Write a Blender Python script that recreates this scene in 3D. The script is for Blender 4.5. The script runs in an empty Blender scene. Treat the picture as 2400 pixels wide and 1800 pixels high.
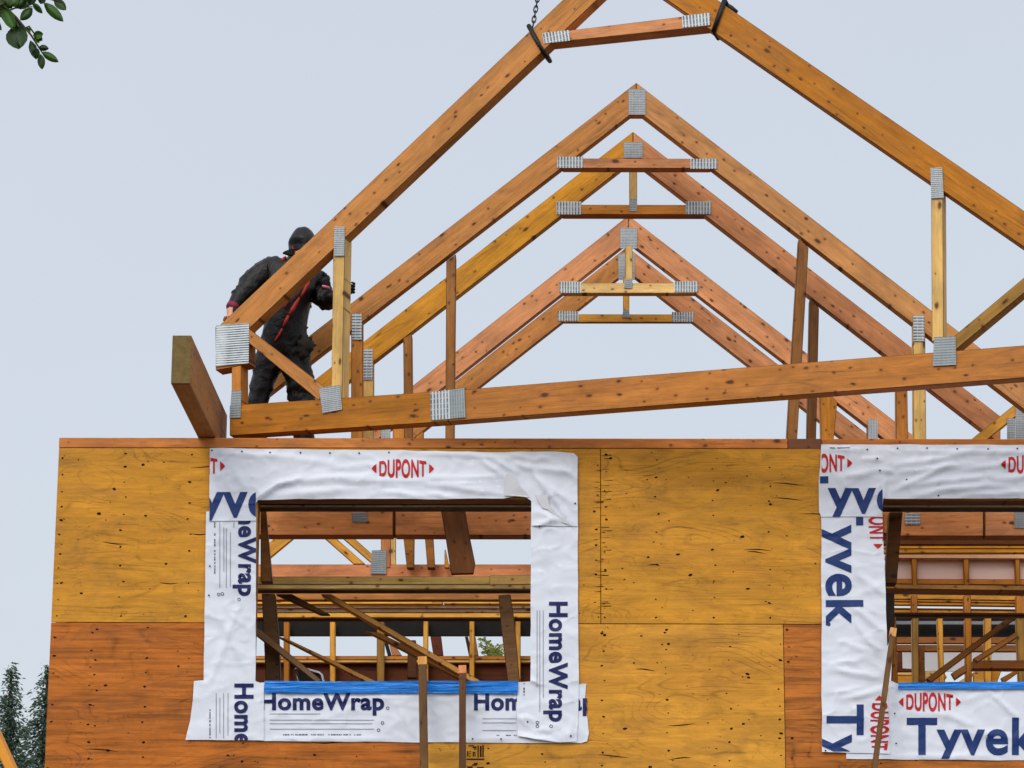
import bpy, bmesh, math, random
from mathutils import Vector, Matrix, noise

random.seed(7)
scene = bpy.context.scene
col = scene.collection
R_ = math.radians

# ------------------------------------------------------------------ camera
F = 7052.0                      # focal length in pixels of the 2400 x 1800 photograph
CAM = Vector((0.0, -19.0, 1.6))
_n = Vector((124 / F, 1845 / F, 1.0)).normalized()            # world +Y seen by the camera (right, down, forward)
_a = 0.00123
_b = -(_n.x + _n.y * _a) / _n.z
_ex = Vector((1.0, _a, _b)).normalized()
_ez = _ex.cross(_n)
RC = Matrix((( _ex.x, _n.x, _ez.x), (_ex.y, _n.y, _ez.y), (_ex.z, _n.z, _ez.z)))  # world -> camera
RI = RC.transposed()
right, down, fwd = RI @ Vector((1, 0, 0)), RI @ Vector((0, 1, 0)), RI @ Vector((0, 0, 1))
cd = bpy.data.cameras.new("camera")
cam = bpy.data.objects.new("camera", cd)
col.objects.link(cam)
M = Matrix.Identity(4)
for i in range(3):
    M[i][0], M[i][1], M[i][2], M[i][3] = right[i], -down[i], -fwd[i], CAM[i]
cam.matrix_world = M
cd.sensor_width = 36.0
cd.lens = 36.0 * F / 2400.0
cd.clip_start = 0.1
cd.clip_end = 3000
scene.camera = cam

# ------------------------------------------------------------------ sky and sun
SUN_EL, SUN_AZ = 38.0, 198.0
w = bpy.data.worlds.new("World")
scene.world = w
w.use_nodes = True
nt = w.node_tree
nt.nodes.clear()
out = nt.nodes.new("ShaderNodeOutputWorld")
sky = nt.nodes.new("ShaderNodeTexSky")
sky.sky_type = 'NISHITA'
sky.sun_disc = False
sky.sun_elevation = R_(SUN_EL)
sky.sun_rotation = R_(SUN_AZ)
sky.dust_density = 4.0
b1 = nt.nodes.new("ShaderNodeBackground")
b1.inputs[1].default_value = 0.05
nt.links.new(sky.outputs[0], b1.inputs[0])
tc = nt.nodes.new("ShaderNodeTexCoord")
sp = nt.nodes.new("ShaderNodeSeparateXYZ")
nt.links.new(tc.outputs['Generated'], sp.inputs[0])
rp = nt.nodes.new("ShaderNodeValToRGB")
nt.links.new(sp.outputs[2], rp.inputs[0])
el = rp.color_ramp.elements
el[0].position = 0.0
el[0].color = (0.58, 0.60, 0.632, 1)
el[1].position = 1.0
el[1].color = (0.9, 0.9, 0.9, 1)
e = rp.color_ramp.elements.new(0.42)
e.color = (0.592, 0.617, 0.645, 1)
e = rp.color_ramp.elements.new(0.62)
e.color = (0.92, 0.93, 0.96, 1)
cl = nt.nodes.new("ShaderNodeTexNoise")
cl.inputs['Scale'].default_value = 2.2
cl.inputs['Detail'].default_value = 4
nt.links.new(tc.outputs['Generated'], cl.inputs['Vector'])
mr = nt.nodes.new("ShaderNodeMapRange")
mr.inputs[3].default_value = 0.94
mr.inputs[4].default_value = 1.06
nt.links.new(cl.outputs[0], mr.inputs[0])
ml = nt.nodes.new("ShaderNodeVectorMath")
ml.operation = 'SCALE'
nt.links.new(rp.outputs[0], ml.inputs[0])
nt.links.new(mr.outputs[0], ml.inputs['Scale'])
mf = nt.nodes.new("ShaderNodeMapRange")        # sky brightened on the hidden sun's side, added to fill fronts and interior
mf.inputs[1].default_value, mf.inputs[2].default_value = 0.1, -0.9
mf.inputs[3].default_value, mf.inputs[4].default_value = 1.0, 1.62
nt.links.new(sp.outputs[1], mf.inputs[0])
ml2 = nt.nodes.new("ShaderNodeVectorMath")
ml2.operation = 'SCALE'
nt.links.new(ml.outputs[0], ml2.inputs[0])
nt.links.new(mf.outputs[0], ml2.inputs['Scale'])
ml = ml2
b2 = nt.nodes.new("ShaderNodeBackground")
b2.inputs[1].default_value = 0.92
nt.links.new(ml.outputs[0], b2.inputs[0])
ad = nt.nodes.new("ShaderNodeAddShader")
nt.links.new(b1.outputs[0], ad.inputs[0])
nt.links.new(b2.outputs[0], ad.inputs[1])
nt.links.new(ad.outputs[0], out.inputs[0])

sd = bpy.data.lights.new("sun", 'SUN')
sd.energy = 0.85
sd.angle = R_(25)
sd.color = (1.0, 0.96, 0.9)
so = bpy.data.objects.new("sun", sd)
col.objects.link(so)
so.rotation_euler = (R_(90 - SUN_EL), 0, R_(-18))
so.location = (0, -20, 30)

vs = scene.view_settings
vs.view_transform = 'Standard'
vs.look = 'None'
vs.exposure = 0.0
vs.gamma = 1.0

# ------------------------------------------------------------------ helpers
def lin(c):
    r = []
    for v in c[:3]:
        v = v / 255.0
        r.append(v / 12.92 if v <= 0.04045 else ((v + 0.055) / 1.055) ** 2.4)
    return (r[0], r[1], r[2], 1.0)

CROP = {
    'n': (0, 0, 1.0), 'P': (0, 0, 2400 / 2212),
    'c1': (400, 450, 700 / 1904), 'c2': (0, 0, 700 / 2212), 'c3': (1100, 0, 700 / 2212), 'c4': (1800, 0, 600 / 1896),
    'c5': (1200, 450, 600 / 1632), 'd1': (1750, 550, 650 / 2114), 'd2': (100, 1000, 700 / 2212), 'd3': (550, 1100, 850 / 2014),
    'd4': (1850, 1000, 550 / 2028), 'd5': (1850, 1400, 550 / 2212), 'd6': (0, 1400, 600 / 2212),
    'e1': (510, 520, 340 / 2212), 'e2': (510, 720, 340 / 2212), 'e3': (0, 1560, 320 / 2212), 'e4': (590, 1440, 320 / 2212),
    'e5': (1050, 1560, 320 / 2212), 'e6': (480, 1030, 520 / 2212), 'e7': (1000, 1030, 520 / 2212), 'e8': (2050, 700, 350 / 1613),
    'f1': (1480, 1020, 520 / 2212), 'f2': (1350, 1400, 600 / 2212), 'f3': (2060, 1420, 340 / 2212), 'f4': (2060, 1180, 340 / 2212),
    'f5': (1640, 0, 160 / 2212), 'f6': (600, 1150, 400 / 2212), 'f7': (900, 1150, 400 / 2212), 'f8': (900, 1350, 400 / 2212),
}
def N(c, x, y):
    ox, oy, s = CROP[c]
    return (ox + x * s, oy + y * s)
def NP(c, pts):
    return [N(c, x, y) for x, y in pts]
def RECT(c, x0, y0, x1, y1):
    return NP(c, [(x0, y0), (x1, y0), (x1, y1), (x0, y1)])
def ray(u, v):
    return RI @ Vector(((u - 1200) / F, (v - 900) / F, 1.0))
def on_plane(p, P0, n):
    d = ray(*p)
    return CAM + d * ((P0 - CAM).dot(n) / d.dot(n))
def at(p, Y):
    d = ray(*p)
    return CAM + d * ((Y - CAM.y) / d.y)
def planeY(Y):
    return (Vector((0, Y, 0)), Vector((0, 1, 0)))
def project(P):
    q = RC @ (P - CAM)
    return (1200 + F * q.x / q.z, 900 + F * q.y / q.z)

def tag(o, label=None, cat=None, group=None, kind=None):
    if label: o['label'] = label
    if cat: o['category'] = cat
    if group: o['group'] = group
    if kind: o['kind'] = kind
    return o
def thing(name, loc, label, cat, group=None):
    o = bpy.data.objects.new(name, None)
    o.empty_display_size = 0.2
    o.location = loc
    col.objects.link(o)
    return tag(o, label, cat, group)
def link(name, me, mat, parent=None, frame=None, color=None):
    o = bpy.data.objects.new(name, me)
    if mat:
        if isinstance(mat, (list, tuple)):
            for m_ in mat: me.materials.append(m_)
        else:
            me.materials.append(mat)
    col.objects.link(o)
    fr = frame.copy() if frame else Matrix.Identity(4)
    if parent:
        o.parent = parent
        base = Matrix.Identity(4)
        p = parent
        chain = []
        while p:
            chain.append(p.matrix_basis.copy()); p = p.parent
        for b in reversed(chain): base = base @ b
        o.matrix_basis = base.inverted() @ fr
    else:
        o.matrix_basis = fr
    if color: o.color = lin(color)
    return o

# ------------------------------------------------------------------ materials
def new_mat(name):
    m = bpy.data.materials.new(name)
    m.use_nodes = True
    t = m.node_tree
    t.nodes.clear()
    o = t.nodes.new("ShaderNodeOutputMaterial")
    p = t.nodes.new("ShaderNodeBsdfPrincipled")
    t.links.new(p.outputs[0], o.inputs[0])
    return m, t, p
def nd(t, typ, **kw):
    n = t.nodes.new(typ)
    for k, v in kw.items(): setattr(n, k, v)
    return n
def mathn(t, op, a, b=None, clamp=False):
    n = nd(t, "ShaderNodeMath", operation=op, use_clamp=clamp)
    for i, x in enumerate((a, b)):
        if x is None: continue
        if isinstance(x, (int, float)): n.inputs[i].default_value = x
        else: t.links.new(x, n.inputs[i])
    return n.outputs[0]
def mixc(t, fac, a, b, blend='MIX'):
    n = nd(t, "ShaderNodeMix", data_type='RGBA', blend_type=blend)
    for i, x in ((0, fac), (6, a), (7, b)):
        if isinstance(x, (int, float)): n.inputs[i].default_value = x
        elif isinstance(x, tuple): n.inputs[i].default_value = x
        else: t.links.new(x, n.inputs[i])
    return n.outputs[2]
def ramp(t, x, stops):
    n = nd(t, "ShaderNodeMapRange")
    t.links.new(x, n.inputs[0])
    n.inputs[1].default_value, n.inputs[2].default_value, n.inputs[3].default_value, n.inputs[4].default_value = stops
    return n.outputs[0]
def noise_tex(t, vec, scale, detail=4, rough=0.55, dist=0.0):
    n = nd(t, "ShaderNodeTexNoise")
    n.inputs['Scale'].default_value = scale
    n.inputs['Detail'].default_value = detail
    n.inputs['Roughness'].default_value = rough
    n.inputs['Distortion'].default_value = dist
    t.links.new(vec, n.inputs['Vector'])
    return n.outputs[0]
def scaled(t, vec, s):
    n = nd(t, "ShaderNodeVectorMath", operation='MULTIPLY')
    t.links.new(vec, n.inputs[0])
    n.inputs[1].default_value = s
    return n.outputs[0]

def wood_material(name, plywood=False, edge_tone=1.0):
    m, t, p = new_mat(name)
    tcn = nd(t, "ShaderNodeTexCoord")
    oi = nd(t, "ShaderNodeObjectInfo")
    rnd = nd(t, "ShaderNodeVectorMath", operation='SCALE')
    rnd.inputs[0].default_value = (37.1, 0.0, 53.7)
    t.links.new(oi.outputs['Random'], rnd.inputs['Scale'])
    add = nd(t, "ShaderNodeVectorMath", operation='ADD')
    t.links.new(tcn.outputs['Object'], add.inputs[0])
    t.links.new(rnd.outputs[0], add.inputs[1])
    v = add.outputs[0]
    # fine grain running along local X
    g1 = noise_tex(t, scaled(t, v, (1.6, 30, 42)), 1.0, 6, 0.6, 0.6)
    g2 = noise_tex(t, scaled(t, v, (0.7, 4.0, 5.0)), 1.0, 4, 0.55, 0.4)
    g3 = noise_tex(t, scaled(t, v, (6.0, 60, 140)), 1.0, 3, 0.6)
    # growth ring figure: thin dark contour lines of a stretched noise field
    fld = noise_tex(t, scaled(t, v, (0.85, 1.0, 3.0) if plywood else (0.38, 1.4, 4.2)), 1.0, 1.5, 0.45, 0.5)
    fr_ = mathn(t, 'FRACT', mathn(t, 'MULTIPLY', fld, 22.0 if plywood else 16.0))
    rings = ramp(t, mathn(t, 'ABSOLUTE', mathn(t, 'SUBTRACT', fr_, 0.5)), (0.0, 0.17, 1.0, 0.0))
    ringmask = noise_tex(t, scaled(t, v, (2.2, 3, 6.5)), 1.0, 3)
    rings = mathn(t, 'MULTIPLY', rings, ramp(t, ringmask, (0.42, 0.66, 0.0, 1.0)))
    chk = noise_tex(t, scaled(t, v, (3.5, 60, 85)), 1.0, 3, 0.5, 0.3)
    checks = mathn(t, 'MULTIPLY', ramp(t, chk, (0.61, 0.69, 0.0, 1.0)), ramp(t, ringmask, (0.5, 0.6, 0.0, 1.0)))
    val = mathn(t, 'ADD', ramp(t, g1, (0.25, 0.75, 0.86, 1.14) if plywood else (0.25, 0.75, 0.80, 1.18)), ramp(t, g2, (0.3, 0.7, -0.16, 0.16)))
    val = mathn(t, 'ADD', val, ramp(t, g3, (0.3, 0.7, -0.07, 0.07)))
    val = mathn(t, 'SUBTRACT', val, mathn(t, 'MULTIPLY', rings, 0.36 if plywood else 0.26))
    val = mathn(t, 'SUBTRACT', val, mathn(t, 'MULTIPLY', checks, 0.38))
    if plywood:
        f2 = noise_tex(t, scaled(t, v, (4.2, 1.0, 9.5)), 1.0, 1.0, 0.4, 1.2)
        sc2 = ramp(t, mathn(t, 'ABSOLUTE', mathn(t, 'SUBTRACT', mathn(t, 'FRACT', mathn(t, 'MULTIPLY', f2, 7.0)), 0.5)), (0.0, 0.10, 1.0, 0.0))
        m2 = noise_tex(t, scaled(t, v, (6.0, 1.0, 8.0)), 1.0, 2)
        val = mathn(t, 'SUBTRACT', val, mathn(t, 'MULTIPLY', mathn(t, 'MULTIPLY', sc2, ramp(t, m2, (0.46, 0.6, 0.0, 1.0))), 0.26))
        s3 = noise_tex(t, scaled(t, v, (1.6, 1.0, 34.0)), 1.0, 5, 0.62, 0.4)
        stk = ramp(t, s3, (0.44, 0.62, 0.0, 1.0))
        val = mathn(t, 'SUBTRACT', val, mathn(t, 'MULTIPLY', mathn(t, 'MULTIPLY', stk, mathn(t, 'SUBTRACT', 1.0, oi.outputs['Alpha'])), 0.34))
    base = nd(t, "ShaderNodeVectorMath", operation='SCALE')
    t.links.new(oi.outputs['Color'], base.inputs[0])
    t.links.new(val, base.inputs['Scale'])
    # slow hue drift to redder heartwood / yellower sapwood
    hd = noise_tex(t, scaled(t, v, (0.5, 1.5, 2.2)), 1.0, 3)
    c = mixc(t, ramp(t, hd, (0.42, 0.72, 0.0, 0.45)), base.outputs[0], mixc(t, 1.0, base.outputs[0], (0.93, 0.82, 0.66, 1), 'MULTIPLY'))
    # grey rain staining
    st = noise_tex(t, scaled(t, v, (1.1, 3.0, 2.4)), 1.7, 5, 0.7, 0.8)
    c = mixc(t, ramp(t, st, (0.50, 0.72, 0.0, 0.72)), c, mixc(t, 1.0, c, (0.58, 0.56, 0.57, 1), 'MULTIPLY'))
    bl = noise_tex(t, scaled(t, v, (3.0, 5.0, 9.0)), 1.0, 5, 0.7, 0.6)
    bs = nd(t, "ShaderNodeVectorMath", operation='SCALE')
    t.links.new(c, bs.inputs[0])
    t.links.new(ramp(t, bl, (0.3, 0.7, 0.77, 1.20)), bs.inputs['Scale'])
    c = bs.outputs[0]
    # knots (2-D cells on the face)
    cx = nd(t, "ShaderNodeSeparateXYZ")
    t.links.new(v, cx.inputs[0])
    def dots(sx, sz, rad, keep, soft):
        cb = nd(t, "ShaderNodeCombineXYZ")
        t.links.new(mathn(t, 'MULTIPLY', cx.outputs[0], sx), cb.inputs[0])
        t.links.new(mathn(t, 'MULTIPLY', cx.outputs[2], sz), cb.inputs[1])
        wob = nd(t, "ShaderNodeVectorMath", operation='ADD')
        nz = nd(t, "ShaderNodeTexNoise")
        nz.inputs['Scale'].default_value = 3.0
        t.links.new(cb.outputs[0], nz.inputs['Vector'])
        sc = nd(t, "ShaderNodeVectorMath", operation='SCALE')
        t.links.new(nz.outputs[1], sc.inputs[0])
        sc.inputs['Scale'].default_value = 0.16
        t.links.new(cb.outputs[0], wob.inputs[0])
        t.links.new(sc.outputs[0], wob.inputs[1])
        vo = nd(t, "ShaderNodeTexVoronoi", voronoi_dimensions='2D', feature='F1')
        vo.inputs['Scale'].default_value = 1.0
        t.links.new(wob.outputs[0], vo.inputs['Vector'])
        cs = nd(t, "ShaderNodeSeparateColor")
        t.links.new(vo.outputs['Color'], cs.inputs[0])
        gate = mathn(t, 'LESS_THAN', cs.outputs[0], keep)
        size = ramp(t, cs.outputs[1], (0, 1, rad * 0.45, rad))
        d = mathn(t, 'DIVIDE', vo.outputs['Distance'], size)
        k = ramp(t, d, (1.0 - soft, 1.0 + soft, 1.0, 0.0))
        halo = ramp(t, d, (0.8, 2.6, 1.0, 0.0))
        return mathn(t, 'MULTIPLY', k, gate), mathn(t, 'MULTIPLY', halo, gate)
    k1, h1 = dots(4.2, 8.0, 0.10, 0.0 if plywood else 0.40, 0.4)
    k2, h2 = dots(9.0, 12.0, 0.11, 0.0 if plywood else 0.40, 0.45)
    c = mixc(t, mathn(t, 'MULTIPLY', mathn(t, 'MAXIMUM', h1, h2), 0.35), c, mixc(t, 1.0, c, (0.62, 0.48, 0.36, 1), 'MULTIPLY'))
    c = mixc(t, mathn(t, 'MULTIPLY', mathn(t, 'MAXIMUM', k1, mathn(t, 'MULTIPLY', k2, 0.8)), 0.86), c, (0.035, 0.014, 0.007, 1))
    if edge_tone < 1.0: c = mixc(t, 1.0, c, (edge_tone, edge_tone * .92, edge_tone * .85, 1), 'MULTIPLY')
    t.links.new(c, p.inputs['Base Color'])
    p.inputs['Roughness'].default_value = 0.58
    p.inputs['Specular IOR Level'].default_value = 0.2
    t.links.new(ramp(t, st, (0.45, 0.7, 0.66, 0.38)), p.inputs['Roughness'])
    bp = nd(t, "ShaderNodeBump")
    bp.inputs['Strength'].default_value = 0.35
    bp.inputs['Distance'].default_value = 0.004
    hh = mathn(t, 'SUBTRACT', g1, mathn(t, 'MULTIPLY', rings, 0.5))
    t.links.new(hh, bp.inputs['Height'])
    t.links.new(bp.outputs[0], p.inputs['Normal'])
    return m

WOOD = wood_material("lumber")
EDGE_DARK = wood_material("lumber_dark_edge", False, 0.36)  # bevel faces coloured darker to draw an outline along every edge
PLY = wood_material("plywood", True)

def simple(name, c, rough=0.6, metal=0.0, spec=0.4, vary=0.0, vscale=8.0, bump=0.0, lincol=False):
    m, t, p = new_mat(name)
    base = c + (1,) if lincol else lin(c)
    p.inputs['Roughness'].default_value = rough
    p.inputs['Metallic'].default_value = metal
    p.inputs['Specular IOR Level'].default_value = spec
    if vary or bump:
        tcn = nd(t, "ShaderNodeTexCoord")
        nz = noise_tex(t, tcn.outputs['Object'], vscale, 5, 0.6)
        s = nd(t, "ShaderNodeVectorMath", operation='SCALE')
        s.inputs[0].default_value = base[:3]
        t.links.new(ramp(t, nz, (0.25, 0.75, 1 - vary, 1 + vary)), s.inputs['Scale'])
        t.links.new(s.outputs[0], p.inputs['Base Color'])
        if bump:
            bp = nd(t, "ShaderNodeBump")
            bp.inputs['Strength'].default_value = bump
            bp.inputs['Distance'].default_value = 0.01
            t.links.new(nz, bp.inputs['Height'])
            t.links.new(bp.outputs[0], p.inputs['Normal'])
    else:
        p.inputs['Base Color'].default_value = base
    return m

def plate_material(name, freq, teeth, light, dark, contrast=1.0):
    m, t, p = new_mat(name)
    tcn = nd(t, "ShaderNodeTexCoord")
    sx = nd(t, "ShaderNodeSeparateXYZ")
    t.links.new(tcn.outputs['Object'], sx.inputs[0])
    s = mathn(t, 'SINE', mathn(t, 'MULTIPLY', sx.outputs[2], freq * 2 * math.pi))
    q = mathn(t, 'SINE', mathn(t, 'MULTIPLY', sx.outputs[0], teeth * 2 * math.pi))
    slot = mathn(t, 'MULTIPLY', ramp(t, s, (-0.1, 0.5, 0.0, 1.0)), ramp(t, q, (-0.95, -0.5, 0.45, 1.0)))
    nz = noise_tex(t, tcn.outputs['Object'], 14.0, 4)
    slot = mathn(t, 'MULTIPLY', slot, ramp(t, nz, (0.3, 0.6, 0.6 * contrast, contrast)))
    c = mixc(t, slot, lin(light), lin(dark))
    c = mixc(t, ramp(t, nz, (0.4, 0.8, 0.0, 0.35)), c, mixc(t, 1.0, c, (0.6, 0.62, 0.66, 1), 'MULTIPLY'))
    t.links.new(c, p.inputs['Base Color'])
    p.inputs['Metallic'].default_value = 0.25
    p.inputs['Roughness'].default_value = 0.42
    bp = nd(t, "ShaderNodeBump")
    bp.inputs['Strength'].default_value = 0.7
    bp.inputs['Distance'].default_value = 0.006
    t.links.new(mathn(t, 'MULTIPLY', slot, -1.0), bp.inputs['Height'])
    t.links.new(bp.outputs[0], p.inputs['Normal'])
    return m
RIB = plate_material("ribbed_galvanised_plate", 46, 28, (184, 191, 196), (88, 100, 106))
RIBFINE = plate_material("fine_galvanised_plate", 78, 40, (166, 173, 178), (100, 109, 114), 0.8)
DULL = plate_material("dull_galvanised_plate", 60, 35, (140, 150, 154), (96, 106, 110), 0.6)

WRAP = simple("white_house_wrap", (212, 219, 232), 0.5, 0, 0.35, 0.03, 3.0)
WRAPBACK = simple("wrap_back_side", (205, 208, 216), 0.7, 0, 0.2, 0.05, 6.0)
BLUE = simple("blue_print", (14, 48, 108), 0.55, 0, 0.3, 0.06, 20)
NAVY = simple("navy_print", (8, 22, 84), 0.55, 0, 0.3, 0.06, 20)
RED = simple("red_print", (182, 18, 24), 0.55, 0, 0.3, 0.05, 20)
GREYP = simple("grey_fine_print", (120, 126, 140), 0.6)
DARKP = simple("dark_fine_print", (52, 56, 78), 0.6)
TAPE = simple("blue_tape", (0, 124, 222), 0.30, 0, 0.5, 0.12, 6)
_t = TAPE.node_tree
_p = [n for n in _t.nodes if n.type == 'BSDF_PRINCIPLED'][0]
_nz = noise_tex(_t, scaled(_t, nd(_t, "ShaderNodeTexCoord").outputs['Object'], (1.6, 1, 46)), 1.0, 4, 0.6, 0.8)
_b = nd(_t, "ShaderNodeBump")
_b.inputs['Strength'].default_value = 1.0
_b.inputs['Distance'].default_value = 0.03
_t.links.new(_nz, _b.inputs['Height'])
_t.links.new(_b.outputs[0], _p.inputs['Normal'])
BLACK = simple("black_rubber", (22, 21, 20), 0.55, 0, 0.35, 0.3, 30, 0.2)
CHAIN = simple("dark_chain_steel", (48, 47, 46), 0.45, 0.6, 0.5, 0.25, 40)
RAIN = simple("wet_black_rainwear", (9, 10, 13), 0.42, 0, 0.28, 0.4, 22, 1.0)
_t = RAIN.node_tree
_p = [n for n in _t.nodes if n.type == 'BSDF_PRINCIPLED'][0]
_src = _p.inputs['Base Color'].links[0].from_socket
_tc = nd(_t, "ShaderNodeTexCoord")
_nz = noise_tex(_t, scaled(_t, _tc.outputs['Object'], (55, 55, 26)), 1.0, 2)
_t.links.new(mixc(_t, ramp(_t, _nz, (0.69, 0.77, 0.0, 0.55)), _src, lin((96, 102, 110))), _p.inputs['Base Color'])  # pale specks mixed into the colour paint in wet glints
REDF = simple("red_fabric", (150, 40, 34), 0.6, 0, 0.3, 0.2, 30)
SKIN = simple("skin", (205, 150, 125), 0.5, 0, 0.4, 0.08, 30)
POUCH = simple("worn_leather", (40, 35, 30), 0.7, 0, 0.3, 0.4, 25, 0.5)
CHROME = simple("chrome", (190, 196, 204), 0.22, 0.9, 0.5)
FELT = simple("black_roofing_felt", (22, 22, 21), 0.8, 0, 0.25, 0.35, 9, 0.4)
PINK = simple("pale_pink_board", (222, 196, 188), 0.7, 0, 0.2, 0.03, 5)
PALE = simple("pale_sheet", (220, 222, 226), 0.6, 0, 0.3, 0.04, 4)
GREYM = simple("grey_metal_flashing", (120, 122, 126), 0.5, 0.4, 0.4, 0.15, 6)
YELLOW = simple("orange_yellow_paint", (226, 150, 34), 0.4, 0, 0.4, 0.06, 5)
INK = simple("black_stamp_ink", (52, 36, 20), 0.8, 0, 0.1, 0.3, 60)
SPOT = simple("nail_hole", (38, 20, 9), 0.8, 0, 0.1)
BARK = simple("bark", (74, 60, 48), 0.9, 0, 0.1, 0.3, 12, 0.8)

# ------------------------------------------------------------------ member builder
def frame_for(pts3, n, axis):
    c = sum(pts3, Vector()) / len(pts3)
    y = n.normalized()
    x = (axis - y * axis.dot(y)).normalized()
    z = x.cross(y)
    m_ = Matrix.Identity(4)
    for i in range(3):
        m_[i][0], m_[i][1], m_[i][2], m_[i][3] = x[i], y[i], z[i], c[i]
    return m_

def prism(pts3, n, t, axis, bev=0.0042):
    fr = frame_for(pts3, n, axis)
    inv = fr.inverted()
    bm = bmesh.new()
    loc = [inv @ p for p in pts3]
    fv = [bm.verts.new((q.x, 0, q.z)) for q in loc]
    bv = [bm.verts.new((q.x, t, q.z)) for q in loc]
    k = len(loc)
    bm.faces.new(fv)
    bm.faces.new(list(reversed(bv)))
    for i in range(k):
        j = (i + 1) % k
        bm.faces.new((fv[i], bv[i], bv[j], fv[j]))
    bmesh.ops.recalc_face_normals(bm, faces=bm.faces)
    if bev:
        rb = bmesh.ops.bevel(bm, geom=list(bm.edges), offset=bev, segments=1, affect='EDGES', clamp_overlap=True)
        for f in rb['faces']: f.material_index = 1
    me = bpy.data.meshes.new("member")
    bm.to_mesh(me)
    bm.free()
    return me, fr

WCOL = dict(tan=(188, 128, 68), pink=(202, 138, 92), ochre=(176, 112, 28), gold=(206, 144, 40), orange=(194, 126, 52),
            pale=(214, 176, 106), cream=(222, 186, 122), brown=(150, 94, 42), dark=(104, 66, 32), red=(192, 122, 72),
            olive=(150, 112, 50), grey=(120, 90, 62), yellow=(214, 156, 60), deep=(84, 46, 22))
def C(c):
    return WCOL[c] if isinstance(c, str) else c

def member(parent, name, poly, plane, t, color, off=0.0, ax=None, mat=None, label=None, bev=0.0042):
    P0, n = plane
    P0 = P0 + n * off
    p3 = [on_plane(q, P0, n) for q in poly]
    axis = (p3[1] - p3[0]) if ax is None else (on_plane(ax[1], P0, n) - on_plane(ax[0], P0, n))
    if mat: bev = 0
    me, fr = prism(p3, n, t, axis, bev)
    o = link(name, me, mat or [WOOD, EDGE_DARK], parent, fr, C(color) if color else None)
    if label: o['label'] = label
    return o

def plate(parent, poly, plane, mat=RIB, off=-0.006, vert=True, name='nail_plate'):
    # poly[0]->poly[1] is the top edge; ribs stand across it when vert
    ax = (poly[0], poly[3]) if vert else (poly[0], poly[1])
    return member(parent, name, poly, plane, 0.004, None, off, ax, mat, bev=0.0)

def lone(name, crop, pts, Y, t, color, label, cat, group=None, mat=None, ax=None):
    """a single timber that is a thing of its own: its own top-level mesh"""
    poly = NP(crop, pts)
    o = member(None, name, poly, planeY(Y), t, color, 0, ax, mat)
    return tag(o, label, cat, group)

def box_mesh(x0, x1, y0, y1, z0, z1, bev=0.0):
    bm = bmesh.new()
    bmesh.ops.create_cube(bm, size=1.0)
    for v in bm.verts:
        v.co = Vector(((x0 + x1) / 2 + v.co.x * (x1 - x0), (y0 + y1) / 2 + v.co.y * (y1 - y0), (z0 + z1) / 2 + v.co.z * (z1 - z0)))
    if bev: bmesh.ops.bevel(bm, geom=list(bm.edges), offset=bev, segments=1, affect='EDGES')
    me = bpy.data.meshes.new("box")
    bm.to_mesh(me)
    bm.free()
    return me
def box(parent, name, x0, x1, y0, y1, z0, z1, mat, color=None, bev=0.003):
    c = Vector(((x0 + x1) / 2, (y0 + y1) / 2, (z0 + z1) / 2))
    me = box_mesh(x0 - c.x, x1 - c.x, y0 - c.y, y1 - c.y, z0 - c.z, z1 - c.z, bev)
    return link(name, me, mat, parent, Matrix.Translation(c), C(color) if color else None)

def add_tube(bm, pts, rad, seg=8, caps=True):
    rings = []
    up = Vector((0, 0, 1))
    for i, p in enumerate(pts):
        a = pts[max(i - 1, 0)]
        b = pts[min(i + 1, len(pts) - 1)]
        d = (b - a).normalized()
        s = d.cross(up)
        if s.length < 1e-3: s = d.cross(Vector((1, 0, 0)))
        s.normalize()
        q = s.cross(d)
        r = rad[i] if isinstance(rad, (list, tuple)) else rad
        rings.append([bm.verts.new(p + (s * math.cos(2 * math.pi * k / seg) + q * math.sin(2 * math.pi * k / seg)) * r) for k in range(seg)])
    for a, b in zip(rings, rings[1:]):
        for k in range(seg):
            bm.faces.new((a[k], a[(k + 1) % seg], b[(k + 1) % seg], b[k]))
    if caps:
        bm.faces.new(list(reversed(rings[0])))
        bm.faces.new(rings[-1])
def bm_obj(name, bm, mat, parent=None, smooth=False, color=None, center=True):
    me = bpy.data.meshes.new(name)
    bmesh.ops.recalc_face_normals(bm, faces=bm.faces)
    fr = None
    if center and len(bm.verts):
        c = sum((v.co for v in bm.verts), Vector()) / len(bm.verts)
        for v in bm.verts: v.co -= c
        fr = Matrix.Translation(c)
    bm.to_mesh(me)
    bm.free()
    if smooth:
        for f in me.polygons: f.use_smooth = True
    return link(name, me, mat, parent, fr, color)

# ------------------------------------------------------------------ ground
gm, gt, gp = new_mat("wet_dirt_ground")
tcn = nd(gt, "ShaderNodeTexCoord")
gn = noise_tex(gt, tcn.outputs['Object'], 0.6, 8, 0.65)
gt.links.new(mixc(gt, gn, (0.035, 0.029, 0.022, 1), (0.08, 0.07, 0.056, 1)), gp.inputs['Base Color'])
gp.inputs['Roughness'].default_value = 0.85
me = bpy.data.meshes.new("ground")
me.from_pydata([(-900, -900, 0), (900, -900, 0), (900, 900, 0), (-900, 900, 0)], [], [(0, 1, 2, 3)])
tag(link("ground", me, gm), kind='structure')

# ------------------------------------------------------------------ the house
PL = planeY(0.0)
zp = at((1200, 1027), 0.0).z              # top of wall plate
zpb = at((1200, 1051), 0.0).z
xl = at((138.5, 1027), 0.0).x             # left corner of the wall
xr = xl + 11.2
z_seam = at((1200, 1461.5), 0.0).z
def X0(u, v=1300): return at((u, v), 0.0).x
def Z0(v, u=1200): return at((u, v), 0.0).z

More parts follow.
